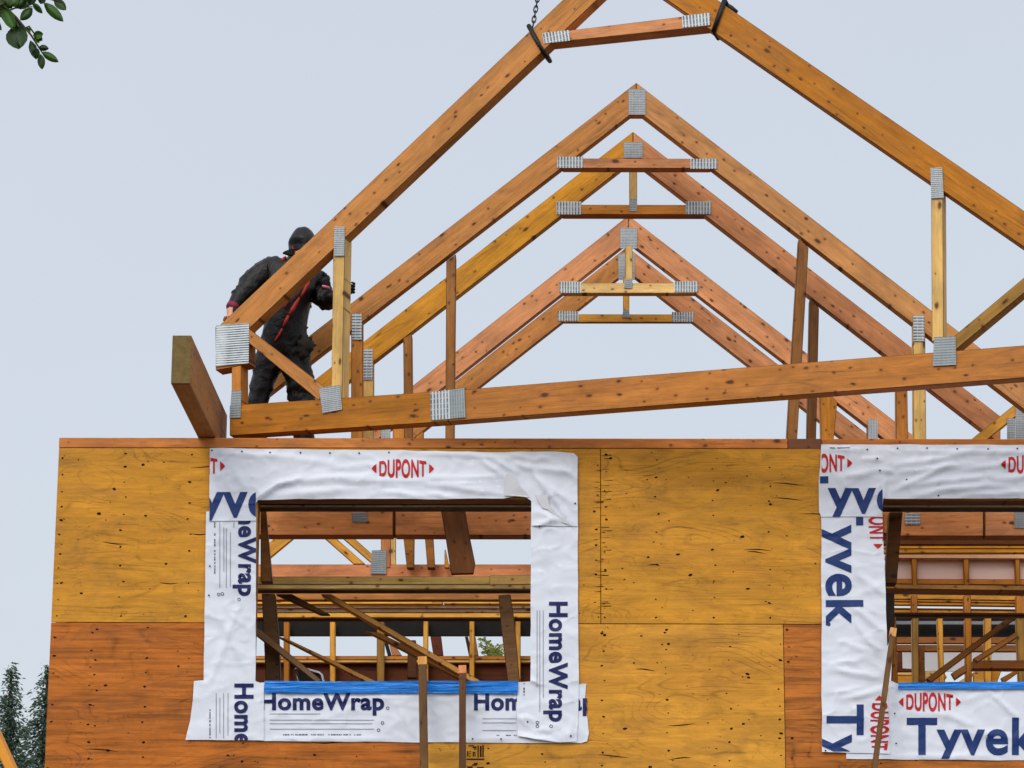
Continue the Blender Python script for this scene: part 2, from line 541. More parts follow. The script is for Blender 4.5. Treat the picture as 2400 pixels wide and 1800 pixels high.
house = thing("house", (0, 0.3, 0), "plywood sheathed two storey house wall with two open window holes and no roof", "house")
TH = 0.012
def dots_into(bm, x0, x1, z0, z1, count, rows):
    """nail holes and knots lying on the sheet's face, in loose vertical rows"""
    base = len(bm.faces)
    pts = []
    for rx in rows:
        z = z0 + 0.04
        while z < z1 - 0.03:
            if random.random() < 0.86:
                pts.append((rx + random.gauss(0, 0.007), z, random.uniform(0.0045, 0.0088)))
            z += random.uniform(0.08, 0.13)
    for _ in range(count):
        pts.append((random.uniform(x0 + 0.02, x1 - 0.02), random.uniform(z0 + 0.02, z1 - 0.02), random.choice((0.003, 0.0035, 0.004, 0.005, 0.009))))
    for _ in range(max(1, count // 9)):
        cx, cz, L = random.uniform(x0 + .2, x1 - .2), random.uniform(z0 + .05, z1 - .05), random.uniform(.03, .14)
        if x1 - x0 < .6: continue
        up, dn = [], []
        ph = random.uniform(0, 6)
        for k in range(9):
            f_ = k / 8
            h = .0032 * math.sin(math.pi * f_) + .0003
            zz = cz + .008 * math.sin(ph + 3 * f_)
            up.append(bm.verts.new((cx + (f_ - .5) * 2 * L, -0.0012, zz + h)))
            dn.append(bm.verts.new((cx + (f_ - .5) * 2 * L, -0.0012, zz - h)))
        f = bm.faces.new(up + list(reversed(dn)))
        f.material_index = 1
    for (x, z, r) in pts:
        if not (x0 + r < x < x1 - r and z0 + r < z < z1 - r): continue
        a, b = r * random.uniform(1.0, 1.7), r * random.uniform(0.7, 1.0)
        ph = random.uniform(-0.3, 0.3)
        vs_ = []
        for k in range(8):
            th = 2 * math.pi * k / 8
            rr = random.uniform(0.8, 1.15)
            px, pz = a * rr * math.cos(th), b * rr * math.sin(th)
            vs_.append(bm.verts.new((x + px * math.cos(ph) - pz * math.sin(ph), -0.0012, z + px * math.sin(ph) + pz * math.cos(ph))))
        f = bm.faces.new(vs_)
        f.material_index = 1
def sheet_ply(x0, x1, z0, z1, color, count=26, label=None, rows=None, ragged=False):
    g = 0.0022
    x0, x1, z0, z1 = x0 + g, x1 - g, z0 + g, z1 - g
    bm = bmesh.new()
    cx, cz = (x0 + x1) / 2, (z0 + z1) / 2
    me0 = box_mesh(x0, x1, 0.0, TH, z0, z1, 0.0015)
    bm.from_mesh(me0)
    if rows is None:
        k = max(1, round((x1 - x0) / 0.4))
        rows = [x0 + 0.03] + [x0 + (x1 - x0) * i / k for i in range(1, k)] + [x1 - 0.03]
    dots_into(bm, x0, x1, z0, z1, count, rows)
    if ragged:
        for _ in range(46):
            zz = random.uniform(z0 + .03, z1 - .01)
            a_ = x0 + random.uniform(-.06, .008)
            b_ = a_ + random.uniform(.02, .085)
            h = random.uniform(.001, .0032)
            bm.faces.new([bm.verts.new(q) for q in ((a_, -.0014, zz), (b_, -.0014, zz - h), (b_ + .008, -.0014, zz + random.uniform(-.003, .005)), (b_, -.0014, zz + h))]).material_index = 1
    for f in bm.faces:
        f.normal_update()
        if f.material_index == 1 and f.normal.y > 0: f.normal_flip()
    for v in bm.verts: v.co -= Vector((cx, 0, cz))
    me = bpy.data.meshes.new("plywood_sheet")
    bm.to_mesh(me)
    bm.free()
    o = link("plywood_sheet", me, [PLY, SPOT], house, Matrix.Translation((cx, 0, cz)), color)
    if label:
        o['label'] = label
        o.color[3] = 0.0
    return o
def sheet_poly(pts, color, count, rows, label=None):
    g = 0.0022
    xs, zs = [p[0] for p in pts], [p[1] for p in pts]
    cx, cz = (min(xs) + max(xs)) / 2, (min(zs) + max(zs)) / 2
    q = [(x + (g if x < cx and abs(x - min(xs)) < .01 else -g if abs(x - max(xs)) < .01 else 0), z + (g if abs(z - min(zs)) < .01 else -g if abs(z - max(zs)) < .01 else 0)) for x, z in pts]
    bm = bmesh.new()
    fv = [bm.verts.new((x, 0, z)) for x, z in q]
    bv = [bm.verts.new((x, TH, z)) for x, z in q]
    f1 = bm.faces.new(fv)
    f2 = bm.faces.new(list(reversed(bv)))
    for i in range(len(q)):
        j = (i + 1) % len(q)
        bm.faces.new((fv[i], bv[i], bv[j], fv[j]))
    bmesh.ops.recalc_face_normals(bm, faces=bm.faces)
    bmesh.ops.triangulate(bm, faces=[f1, f2])
    dots_into(bm, min(xs), max(xs), min(zs), max(zs), count, rows)
    for f in bm.faces:
        f.normal_update()
        if f.material_index == 1:
            if f.normal.y > 0: f.normal_flip()
    # drop dots that fall outside the outline
    def inside(x, z):
        r = False
        for i in range(len(q)):
            (x1, z1), (x2, z2) = q[i], q[i - 1]
            if (z1 > z) != (z2 > z) and x < (x2 - x1) * (z - z1) / (z2 - z1) + x1: r = not r
        return r
    bad = [f for f in bm.faces if f.material_index == 1 and not all(inside(v.co.x, v.co.z) for v in f.verts)]
    bmesh.ops.delete(bm, geom=bad, context='FACES')
    for v in bm.verts: v.co -= Vector((cx, 0, cz))
    me = bpy.data.meshes.new("plywood_sheet")
    bm.to_mesh(me)
    bm.free()
    o = link("plywood_sheet", me, [PLY, SPOT], house, Matrix.Translation((cx, 0, cz)), color)
    if label:
        o['label'] = label
        o.color[3] = 0.0
YEL, YEL2, REDP, REDP2 = (196, 138, 42), (202, 144, 50), (184, 106, 36), (188, 112, 42)
wl0, wl1 = X0(602), X0(1245)              # left opening
wr0, wr1 = X0(2069), X0(2069) + (wl1 - wl0)
wz1, wz0 = Z0(1171), Z0(1602)             # head and sill
zb = 0.25
sheet_ply(xl, wl0, z_seam, zpb, YEL, 40)
zl_ = z_seam - 1.22
x2_, x3_ = X0(1002), X0(1838, 1600)
sheet_poly([(xl, zl_), (x2_, zl_), (x2_, wz0), (wl0, wz0), (wl0, z_seam), (xl, z_seam)], REDP, 60, [xl + .03, xl + .27, xl + .30, xl + .62, wl0 - .14, wl0 - .05, wl0 + .4], "reddish plywood sheet")
sheet_poly([(x2_, zl_), (x3_, zl_), (x3_, z_seam), (wl1, z_seam), (wl1, wz0), (x2_, wz0)], YEL2, 90, [x2_ + .4, wl1 + .08, wl1 + .46, wl1 + .86, wl1 + 1.26, x3_ - .03])
sheet_poly([(x3_, zl_), (wr1, zl_), (wr1, wz0), (wr0, wz0), (wr0, Z0(1686)), (x3_, Z0(1686))], REDP2, 30, [x3_ + .04, wr0 - .05, wr0 + .5], "reddish plywood sheet")
sheet_ply(wl0, wl1, wz1, zpb, YEL, 6)
sheet_ply(wl1, X0(1408), z_seam, zpb, YEL, 14)
sheet_ply(X0(1408), wr0, z_seam, zpb, YEL, 60, ragged=True)
sheet_ply(X0(1838, 1600), wr0, Z0(1686), z_seam, REDP2, 12, "reddish plywood sheet")
sheet_ply(wr0, wr1, wz1, zpb, YEL, 6)
sheet_ply(wr1, xr, z_seam - 1.22, zpb, YEL, 20)
sheet_ply(xl, X0(1002), zb, z_seam - 1.22, REDP, 0)
sheet_ply(X0(1002), xr, zb, z_seam - 1.22, YEL2, 0)
box(house, "top_plate", xl, X0(1846, 1040), 0.003, 0.143, zpb + 0.003, zp, WOOD, (196, 124, 62))
o = box(house, "top_plate", X0(1846, 1040) + 0.003, X0(1925, 1040), 0.001, 0.143, zpb - 0.004, zp, WOOD, (112, 70, 44))
o['label'] = "dark stained piece of top plate"
box(house, "top_plate", X0(1925, 1040) + 0.003, xr, 0.003, 0.143, zpb + 0.003, zp, WOOD, (184, 112, 48))
for a, b in ((wl0, wl1), (wr0, wr1)):
    box(house, "window_header", a - 0.04, b + 0.04, TH + 0.001, TH + 0.14, wz1 + 0.002, zpb - 0.006, WOOD, 'brown')
    box(house, "window_sill", a - 0.04, b + 0.04, TH + 0.001, TH + 0.14, wz0 - 0.08, wz0 - 0.002, WOOD, 'brown')
    for s, xx in ((-1, a), (1, b)):
        x_a, x_b = (xx - 0.04, xx - 0.002) if s < 0 else (xx + 0.002, xx + 0.04)
        box(house, "jamb_stud", x_a, x_b, TH + 0.001, TH + 0.14, wz0, wz1, WOOD, 'brown')
for xx in (X0(1002), X0(1408), X0(1838, 1600), wl1 + .25, wr1 + .6):
    box(house, "stud", xx - .045, xx + .045, TH + .0015, TH + .1, zb, (wz0 - .085) if xx < wl1 else zpb - .008, WOOD, 'deep')
for a_, b_ in ((xl + .1, wl0 - .045), (wl1 + .045, wr0 - .045)):
    box(house, "blocking", a_, b_, TH + .105, TH + .14, z_seam - .05, z_seam + .05, WOOD, 'deep')
    box(house, "seam_backing", a_, b_, TH + .0012, TH + .0014 + .02, z_seam - .03, z_seam + .03, FELT)  # added dark strip that stops sky light showing through the sheet seam
box(house, "seam_backing", X0(1838, 1600) + .05, wr0 - .045, TH + .0012, TH + .02, Z0(1686) - .03, Z0(1686) + .03, FELT)  # same added light stop behind the lower seam
box(house, "side_wall", xl + 0.002, xl + 0.09, TH + 0.15, 8.0, zb, zp, PLY, YEL)
box(house, "floor_deck", xl + 0.1, xr, 0.17, 8.0, zp - 2.62, zp - 2.44, PLY, 'deep')
box(house, "foundation_wall", xl - 0.02, xr, 0.0, 0.25, 0.0, zb - 0.004, simple("concrete", (150, 148, 142), 0.9, 0, 0.1, 0.1, 6))

# grade stamp printed on the sheet under the left window
bm = bmesh.new()
def px_quad(bm, c, x0, y0, x1, y1, yoff=-0.0025):
    vs_ = [bm.verts.new(at(N(c, x, y), yoff)) for x, y in ((x0, y0), (x1, y0), (x1, y1), (x0, y1))]
    bm.faces.new(vs_)
for q in ((478, 1290, 498, 1490), (515, 1300, 545, 1480), (556, 1285, 580, 1480), (300, 1505, 590, 1528), (310, 1385, 330, 1475), (345, 1385, 368, 1400),
          (345, 1420, 365, 1437), (345, 1460, 368, 1475), (400, 1400, 420, 1475), (430, 1400, 445, 1475), (405, 1398, 440, 1414), (330, 1290, 420, 1305),
          (400, 1310, 462, 1335), (420, 1345, 462, 1360), (310, 1630, 400, 1700), (420, 1575, 480, 1600), (390, 1600, 470, 1620), (470, 1640, 580, 1660)):
    px_quad(bm, 'e5', *q)
bm_obj("grade_stamp", bm, INK, house)

# ------------------------------------------------------------------ roof trusses
def truss_root(label, Y, group='standing roof trusses'):
    return thing("roof_truss", (at((1480, 1000), Y).x, Y, zp), label, "roof truss", group)
def rafter(parent, pl, a, s, x_end, vth, color, t, side, off=0.0, x_from=None):
    """a rafter from apex a, falling to x_end with slope s, face height vth (photo pixels)"""
    x0 = a[0] if x_from is None else x_from
    sg = -1 if side == 'l' else 1
    ytop = lambda x: a[1] + abs(x - a[0]) * s
    poly = [(x0, ytop(x0)), (x_end, ytop(x_end)), (x_end, ytop(x_end) + vth), (x0, ytop(x0) + vth)]
    return member(parent, "rafter", poly, pl, t, color, off)

# T1
Y1, Y2, Y3, Y4 = 1.2, 1.8, 4.2, 4.8
t1 = truss_root("foremost standing truss, tallest of them, with a plain collar tie and no king post", Y1)
p1 = planeY(Y1)
a1 = N('c3', 1237, 612)
rafter(t1, p1, a1, .7737, 588, 64.5, 'tan', .09, 'l')
rafter(t1, p1, a1, .772, 2560, 64.5, (192, 136, 82), .09, 'r', .0025)
member(t1, "collar_tie", NP('c3', [(690, 1172), (1790, 1175), (1790, 1247), (690, 1245)]), p1, .095, 'pink', -.0025)
plate(t1, RECT('c3', 650, 1160, 843, 1243), p1)
plate(t1, RECT('c3', 1638, 1176, 1835, 1250), p1)
plate(t1, RECT('c3', 1180, 660, 1305, 848), p1, RIBFINE, vert=False)
member(t1, "peak_block", NP('c3', [(1196, 790), (1282, 790), (1290, 852), (1188, 852)]), p1, .085, 'tan', .004)
member(t1, "post", NP('c1', [(1150, 760), (1150, 1800), (1225, 1800), (1225, 760)]), p1, .09, 'orange', .004)
plate(t1, RECT('c1', 1155, 775, 1218, 940), p1, RIB, vert=False)
member(t1, "web_post", NP('c1', [(1757, 440), (1750, 1750), (1806, 1750), (1818, 395)]), p1, .14, (154, 104, 52), .004)
member(t1, "web_post", NP('d1', [(398, 20), (285, 1900), (365, 1900), (472, 100)]), p1, .14, (142, 94, 44), .006)
member(t1, "post", NP('d1', [(1268, 640), (1275, 1900), (1372, 1900), (1360, 640)]), p1, .09, 'pale', .004)
plate(t1, RECT('d1', 1270, 615, 1352, 810), p1, RIB, vert=False)
member(t1, "bottom_chord", [(588, 1060), (2560, 1063), (2560, 1128), (588, 1126)], p1, .09, 'red', .002)
# T2
t2 = truss_root("standing truss with a golden yellow left rafter and pinkish right rafter", Y2)
p2 = planeY(Y2)
a2 = N('c3', 1212, 975)
rafter(t2, p2, a2, .7797, 690, 65.5, 'gold', .09, 'l')
rafter(t2, p2, a2, .7745, 2345, 65.5, 'pink', .09, 'r', .0025)
member(t2, "collar_tie", NP('c3', [(690, 1515), (1780, 1517), (1780, 1590), (690, 1588)]), p2, .11, 'orange', -.0025)
plate(t2, RECT('c3', 645, 1492, 830, 1588), p2)
plate(t2, RECT('c3', 1603, 1492, 1790, 1586), p2)
plate(t2, RECT('c3', 1143, 1052, 1283, 1170), p2, RIBFINE, vert=False)
member(t2, "king_post", NP('c3', [(1185, 1150), (1185, 1520), (1243, 1520), (1243, 1150)]), p2, .08, 'pale', .004)
plate(t2, RECT('c3', 1187, 1470, 1241, 1565), p2, RIBFINE, vert=False)
member(t2, "post", NP('c1', [(1228, 1000), (1228, 1800), (1294, 1800), (1294, 1000)]), p2, .09, 'pale', .004)
plate(t2, RECT('c1', 1228, 1000, 1288, 1195), p2, RIB, vert=False)
member(t2, "web_post", NP('c1', [(1482, 930), (1490, 1750), (1545, 1750), (1537, 900)]), p2, .14, (160, 108, 52), .004)
member(t2, "web_post", NP('d1', [(483, 480), (455, 1900), (522, 1900), (552, 560)]), p2, .14, (122, 80, 38), .006)
member(t2, "post", NP('d1', [(1138, 1150), (1140, 1900), (1238, 1900), (1225, 1150)]), p2, .09, 'orange', .004)
member(t2, "web_diagonal", NP('d1', [(1600, 1650), (2060, 1280), (2130, 1320), (1720, 1655)]), p2, .09, 'yellow', -.004)
plate(t2, RECT('d1', 2050, 1258, 2200, 1600), p2, RIBFINE, -.012, vert=False)
plate(t2, NP('d1', [(1985, 1400), (2048, 1400), (2048, 1600), (1985, 1600)]), p2, RIBFINE, -.010, vert=False)
# T2 bottom chord, seen through both windows
jx = N('f6', 1790, 0)[0]
ya, yb_ = N('f6', 0, 150)[1], N('f6', 0, 577)[1]
jr = N('f4', 1605, 0)[0]
member(t2, "bottom_chord", [(560, ya), (jx - 2.5, ya), (jx - 2.5, yb_), (560, yb_)], p2, .15, (214, 142, 84))
member(t2, "bottom_chord", [(jx + 2.5, ya), (jr - 2.0, ya + 1), (jr - 2.0, yb_ + 2), (jx + 2.5, yb_)], p2, .15, (216, 144, 88))
member(t2, "bottom_chord", [(jr + 2.0, ya + 1), (2560, ya + 1), (2560, yb_ + 2), (jr + 2.0, yb_ + 2)], p2, .15, (220, 152, 104))
for j in (jx, jr):
    member(t2, "splice_block", [(j - 6, ya + 2), (j + 6, ya + 2), (j + 6, yb_), (j - 6, yb_)], p2, .10, 'deep', .02)
plate(t2, RECT('f6', 1245, 285, 1440, 410), p2, DULL, vert=False)
plate(t2, RECT('f4', 395, 150, 630, 325), p2, RIB, vert=False)
plate(t2, RECT('f4', 2065, 90, 2260, 375), p2, RIBFINE, vert=False)
# T3
t3 = truss_root("standing truss with pale yellow collar tie and short king post under its peak plate", Y3)
p3 = planeY(Y3)
a3 = N('c5', 742, 149)
rafter(t3, p3, a3, .7895, 855, 61, 'pink', .09, 'l')
rafter(t3, p3, a3, .7725, 2180, 61, 'pink', .09, 'r', .0025)
member(t3, "collar_tie", NP('c5', [(315, 580), (1170, 580), (1170, 645), (315, 645)]), p3, .09, 'cream', -.0025)
plate(t3, RECT('c5', 303, 572, 440, 643), p3)
plate(t3, RECT('c5', 1033, 570, 1187, 638), p3)
plate(t3, RECT('c5', 690, 228, 797, 360), p3, RIBFINE, vert=False)
member(t3, "king_post", NP('c5', [(722, 340), (722, 600), (768, 600), (768, 340)]), p3, .06, 'pale', -.008)
plate(t3, NP('c5', [(722, 555), (770, 548), (764, 612), (714, 612)]), p3, DULL, -.014, vert=False)
member(t3, "post", NP('d1', [(560, 1150), (570, 1750), (645, 1750), (692, 1270)]), p3, .12, 'ochre', -.004)
member(t3, "post", NP('d1', [(920, 1390), (920, 1900), (1002, 1900), (1002, 1390)]), p3, .09, 'orange', .004)
plate(t3, RECT('d1', 925, 1408, 998, 1600), p3, RIBFINE, vert=True)
member(t3, "post", NP('c1', [(1415, 1430), (1415, 1800), (1490, 1800), (1490, 1430)]), p3, .09, 'orange', .004)
plate(t3, RECT('c1', 1340, 1500, 1402, 1620), p3, RIBFINE, vert=True)
yb0, yb1 = N('f6', 0, 955)[1], N('f6', 0, 1140)[1]
member(t3, "bottom_chord", [(560, yb0), (1420, yb0), (1420, yb1), (560, yb1)], p3, .14, (208, 136, 90))
member(t3, "post", NP('f6', [(1618, 560), (1618, 1000), (1742, 1000), (1742, 560)]), p3, .05, 'red', -.006)
member(t3, "web_diagonal", NP('f6', [(860, 590), (1270, 952), (1420, 952), (1010, 590)]), p3, .05, 'yellow', -.006)
plate(t3, NP('f6', [(1500, 775), (1585, 772), (1690, 765), (1690, 1080), (1485, 1080)]), p3, DULL, -.014, vert=False)
member(t3, "web_diagonal", NP('f6', [(100, 940), (520, 590), (260, 590), (100, 740)]), p3, .05, 'yellow', -.006)
# T4
t4 = truss_root("rearmost and smallest of the standing trusses, framing open sky below its collar tie", Y4)
p4 = planeY(Y4)
a4 = N('c5', 735, 349)
rafter(t4, p4, a4, .784, 930, 57, 'tan', .08, 'l')
rafter(t4, p4, a4, .7805, 2060, 57, 'pink', .08, 'r', .0025)
member(t4, "collar_tie", NP('c5', [(320, 778), (1145, 780), (1145, 830), (320, 830)]), p4, .05, 'yellow', -.0025)
plate(t4, RECT('c5', 292, 760, 425, 822), p4)
plate(t4, RECT('c5', 1020, 765, 1155, 828), p4)
plate(t4, RECT('c5', 678, 395, 782, 560), p4, RIBFINE, vert=False)
member(t4, "king_post", NP('c5', [(708, 540), (708, 790), (748, 790), (748, 540)]), p4, .05, 'yellow', -.008)
plate(t4, NP('c5', [(710, 750), (746, 750), (752, 800), (700, 800)]), p4, DULL, -.014, vert=False)
member(t4, "post", NP('c1', [(1560, 1490), (1560, 1800), (1612, 1800), (1612, 1470)]), p4, .09, 'orange', .004)
member(t4, "web_diagonal", NP('f6', [(1090, 585), (1500, 940), (1640, 940), (1240, 585)]), p4, .05, 'yellow', -.006)
member(t4, "bottom_chord", [(560, yb1 + 4), (1420, yb1 + 4), (1420, yb1 + 50), (560, yb1 + 50)], p4, .09, 'tan')
member(t4, "post", NP('f6', [(1744, 560), (1744, 1100), (1812, 1100), (1812, 560)]), p4, .05, 'pale', .004)

# T0: hoisted truss, yawed and tilted
PSI = R_(15)
n0 = Vector((math.sin(PSI), math.cos(PSI), 0))
P00 = at((538, 1015), 0.22)
p0 = (P00, n0)
t0 = thing("roof_truss", tuple(on_plane((1400, 940), *p0)), "tilted roof truss hanging from dark slings in front of all the standing trusses", "roof truss")
T0T = .11
apx = (1471, -145)
member(t0, "rafter", [(505, 771), (1471, -145), (1471, -68), (560, 793)], p0, T0T, 'tan')
member(t0, "rafter", [(1471, -145), (2560, 604), (2560, 690), (1471, -64)], p0, T0T, 'ochre', .0025)
plate(t0, [(1440, -115), (1500, -115), (1500, -50), (1440, -50)], p0, RIB)
member(t0, "bottom_chord", [(538, 950), (1050, 915.5), (1050, 988), (538, 1021.5)], p0, T0T, 'ochre')
member(t0, "bottom_chord", [(1050.5, 915.5), (2580, 795), (2580, 872), (1050.5, 988)], p0, T0T, (184, 119, 54), .001)
member(t0, "collar_tie", NP('c3', [(560, 246), (1775, 98), (1790, 193), (590, 318)]), p0, T0T + .02, 'pink', -.0025)
plate(t0, NP('c3', [(540, 245), (740, 222), (745, 300), (552, 322)]), p0)
plate(t0, NP('c3', [(1573, 118), (1783, 93), (1783, 185), (1580, 205)]), p0)
member(t0, "heel_block", NP('c1', [(284, 856), (500, 837), (500, 1098), (286, 1138)]), p0, T0T + .015, 'brown', .001)
plate(t0, NP('c1', [(290, 850), (500, 835), (497, 1090), (285, 1112)]), p0, plate_material("broad_ribbed_plate", 62, 3, (198, 207, 213), (74, 90, 98)), -.008, vert=False)
member(t0, "post", NP('c1', [(388, 1100), (388, 1380), (452, 1375), (450, 1098)]), p0, .13, 'orange', .004)
plate(t0, NP('c1', [(388, 1268), (450, 1264), (446, 1440), (374, 1440)]), p0, DULL, -.008, vert=False)
member(t0, "web_diagonal", NP('c1', [(495, 868), (990, 1248), (945, 1330), (495, 962)]), p0, .07, 'tan', -.003)
member(t0, "post", NP('c1', [(1037, 300), (1022, 1320), (1092, 1315), (1112, 240)]), p0, .14, 'pale', .003)
plate(t0, NP('c1', [(1042, 222), (1110, 222), (1106, 406), (1040, 410)]), p0, RIBFINE, -.008, vert=False)
plate(t0, NP('c1', [(945, 1250), (1078, 1230), (1092, 1385), (968, 1412)]), p0, RIBFINE, -.010, vert=False)
plate(t0, NP('c1', [(1655, 1275), (1776, 1262), (1782, 1446), (1658, 1455)]), p0, RIB, -.009)
plate(t0, NP('c1', [(1776, 1262), (1872, 1250), (1880, 1436), (1782, 1446)]), p0, DULL, -.009)
member(t0, "post", [(2182, 420), (2184, 800), (2212, 798), (2210, 445)], p0, .14, 'pale', .003)
plate(t0, NP('c4', [(1203, 1245), (1290, 1240), (1302, 1466), (1208, 1470)]), p0, RIBFINE, -.008, vert=False)
plate(t0, NP('d1', [(1428, 782), (1592, 773), (1598, 992), (1418, 1000)]), p0, DULL, -.012, vert=False)
member(t0, "web_diagonal", NP('d1', [(1560, 790), (2300, 170), (2300, 290), (1580, 890)]), p0, .12, 'olive', -.003)

# ------------------------------------------------------------------ lifting slings on the hoisted truss
def sling(label, loop_px, chain_px, extra=None):
    root = thing("lifting_sling", tuple(on_plane(loop_px[0], *p0)), label, "sling", "slings on the hoisted truss")
    fr = [on_plane(p, P00 - n0 * .012, n0) for p in loop_px]
    bk = [q + n0 * (T0T + .03) for q in fr]
    bm = bmesh.new()
    d = (fr[-1] - fr[0]).normalized()
    lp = [fr[0] - d * .015] + fr[1:-1] + [fr[-1] + d * .015]
    bk = [bk[0] - d * .015] + bk[1:-1] + [bk[-1] + d * .015]
    add_tube(bm, lp + list(reversed(bk)) + [lp[0]], .016, 8)
    if extra:
        add_tube(bm, [on_plane(p, P00 + n0 * .03, n0) for p in extra], [.012, .017, .014], 8)
    bm_obj("strap", bm, BLACK, root, True)
    a = on_plane(chain_px[0], P00 + n0 * .05, n0)
    b = on_plane(chain_px[1], P00 + n0 * .05, n0)
    bm = bmesh.new()
    L = (b - a).length
    u = (b - a).normalized()
    s1 = u.cross(Vector((0, 1, 0))).normalized()
    s2 = u.cross(s1)
    k = int(L / .036)
    for i in range(k):
        c = a + u * (i + .5) * L / k
        s = s1 if i % 2 else s2
        ring = []
        for j in range(10):
            th = 2 * math.pi * j / 10
            ring.append(c + u * math.cos(th) * .027 + s * math.sin(th) * .013)
        add_tube(bm, ring + [ring[0]], .0045, 6, False)
    bm_obj("chain", bm, CHAIN, root, True)
sling("dark sling and chain round the left rafter of the hoisted truss", NP('c3', [(447, 205), (500, 300), (548, 385)]), (N('c3', 470, 200), (1330, -420)))
sling("dark sling round the right rafter of the hoisted truss at the top edge", NP('f5', [(775, 70), (620, 500), (470, 930)]), (N('f5', 780, 60), (1720, -420)), NP('f5', [(800, 110), (1000, 240), (1200, 400)]))

# outrigger beam lying across the plate
ye = -1.38
e0, e1 = at(N('c1', 2, 1192), ye), at(N('c1', 124, 1192), ye)
e2 = at(N('c1', 60, 916), ye)
bw = e1.x - e0.x
bm = bmesh.new()
me = box_mesh(-1.0, 1.0, -bw / 2, bw / 2, -(e2.z - zp) / 2, (e2.z - zp) / 2, .004)
fr = Matrix.Translation(((e0.x + e1.x) / 2, ye + 1.0, (e2.z + zp) / 2 + .002)) @ Matrix.Rotation(math.pi / 2, 4, 'Z')
bm.free()
_bo = tag(link("timber_beam", me, WOOD, None, fr, (164, 112, 62)), "thick square ended timber beam jutting out over the wall plate at the left", "beam")
hz_ = (e2.z - zp) / 2
link("sawn_end", box_mesh(-1.004, -.999, -bw / 2 + .002, bw / 2 - .002, -hz_ + .002, hz_ - .002), simple("weathered_end_grain", (112, 94, 58), .8, 0, .15, .28, 22, .5), _bo, fr)

# ------------------------------------------------------------------ house wrap
GRID = 0.016
def hdisp(u, v, folds):
    h = 0.0055 * noise.noise(Vector((u / 80, v / 50, 3.1))) + 0.0026 * noise.noise(Vector((u / 30, v / 20, 9.7))) + .004
    for (x0, y0, x1, y1, wd, am) in folds:
        dx, dy = x1 - x0, y1 - y0
        L2 = dx * dx + dy * dy
        tt = max(0.0, min(1.0, ((u - x0) * dx + (v - y0) * dy) / L2))
        px, py = x0 + dx * tt, y0 + dy * tt
        bend = 5.0 * noise.noise(Vector((tt * 2.0 + x0, y0, 0.5)))
        d = ((u - px) ** 2 + (v - py + bend * math.sin(tt * 3.14)) ** 2) ** .5
        h += 1.35 * am * math.exp(-(d / wd) ** 2) * math.sin(math.pi * (0.12 + 0.76 * tt))
    r = abs(noise.noise(Vector((u / 48 + v / 90, v / 30 - u / 160, 5.5))))
    h += .0045 * max(0.0, .16 - r) / .16
    return max(h, 0.0002)
def grid_cut(bm, gx):
    xs = [v.co.x for v in bm.verts]
    zs = [v.co.z for v in bm.verts]
    if not xs: return
    x = math.floor(min(xs) / gx) * gx + gx
    while x < max(xs):
        bmesh.ops.bisect_plane(bm, geom=bm.verts[:] + bm.edges[:] + bm.faces[:], plane_co=(x, 0, 0), plane_no=(1, 0, 0))
        x += gx
    z = math.floor(min(zs) / gx) * gx + gx
    while z < max(zs):
        bmesh.ops.bisect_plane(bm, geom=bm.verts[:] + bm.edges[:] + bm.faces[:], plane_co=(0, 0, z), plane_no=(0, 0, 1))
        z += gx
def drape(bm, off, folds):
    for v in bm.verts:
        u, vv = project(v.co)
        v.co.y = -(off + hdisp(u, vv, folds))
def wrap_sheet(parent, poly, off, folds, name="wrap_panel", mat=WRAP, jag=0.0):
    if jag:
        q = []
        for i, p in enumerate(poly):
            r = poly[(i + 1) % len(poly)]
            L = math.hypot(r[0] - p[0], r[1] - p[1])
            k = max(1, int(L / 40))
            for j in range(k):
                f_ = j / k
                jx_, jy_ = (random.uniform(-jag, jag), random.uniform(-jag, jag)) if j else (0, 0)
                q.append((p[0] + (r[0] - p[0]) * f_ + jx_, p[1] + (r[1] - p[1]) * f_ + jy_))
        poly = q
    bm = bmesh.new()
    bm.faces.new([bm.verts.new(at(p, 0.0)) for p in poly]).normal_update()
    bmesh.ops.triangulate(bm, faces=bm.faces[:])
    grid_cut(bm, GRID)
    drape(bm, off, folds)
    bmesh.ops.recalc_face_normals(bm, faces=bm.faces)
    if sum(f.normal.y * f.calc_area() for f in bm.faces) > 0:
        bmesh.ops.reverse_faces(bm, faces=bm.faces[:])
    return bm_keep(name, bm, mat, parent)
def bm_keep(name, bm, mat, parent, smooth=True):
    me = bpy.data.meshes.new(name)
    c = sum((v.co for v in bm.verts), Vector()) / max(1, len(bm.verts))
    for v in bm.verts: v.co -= c
    bm.to_mesh(me)
    bm.free()
    if smooth:
        for f in me.polygons: f.use_smooth = True
    return link(name, me, mat, parent, Matrix.Translation(c))
_tcache = {}
def text_mesh(s, bold):
    key = (s, bold)
    if key not in _tcache:
        cu = bpy.data.curves.new("txt", 'FONT')
        cu.body = s
        cu.offset = bold
        cu.space_character = 1.07
        cu.resolution_u = 5
        ob = bpy.data.objects.new("txt", cu)
        col.objects.link(ob)
        dg = bpy.context.evaluated_depsgraph_get()
        dg.update()
        me = bpy.data.meshes.new_from_object(ob.evaluated_get(dg))
        bpy.data.objects.remove(ob)
        _tcache[key] = me
    return _tcache[key]
cap = max(v.co.y for v in text_mesh("T", 0.0).vertices)
def clip_bm(bm, clip):
    x0, y0, x1, y1 = clip
    for co, no in (((x0, 0, 0), (-1, 0, 0)), ((x1, 0, 0), (1, 0, 0)), ((0, y0, 0), (0, -1, 0)), ((0, y1, 0), (0, 1, 0))):
        if not bm.verts: return
        bmesh.ops.bisect_plane(bm, geom=bm.verts[:] + bm.edges[:] + bm.faces[:], plane_co=co, plane_no=no, clear_outer=True)
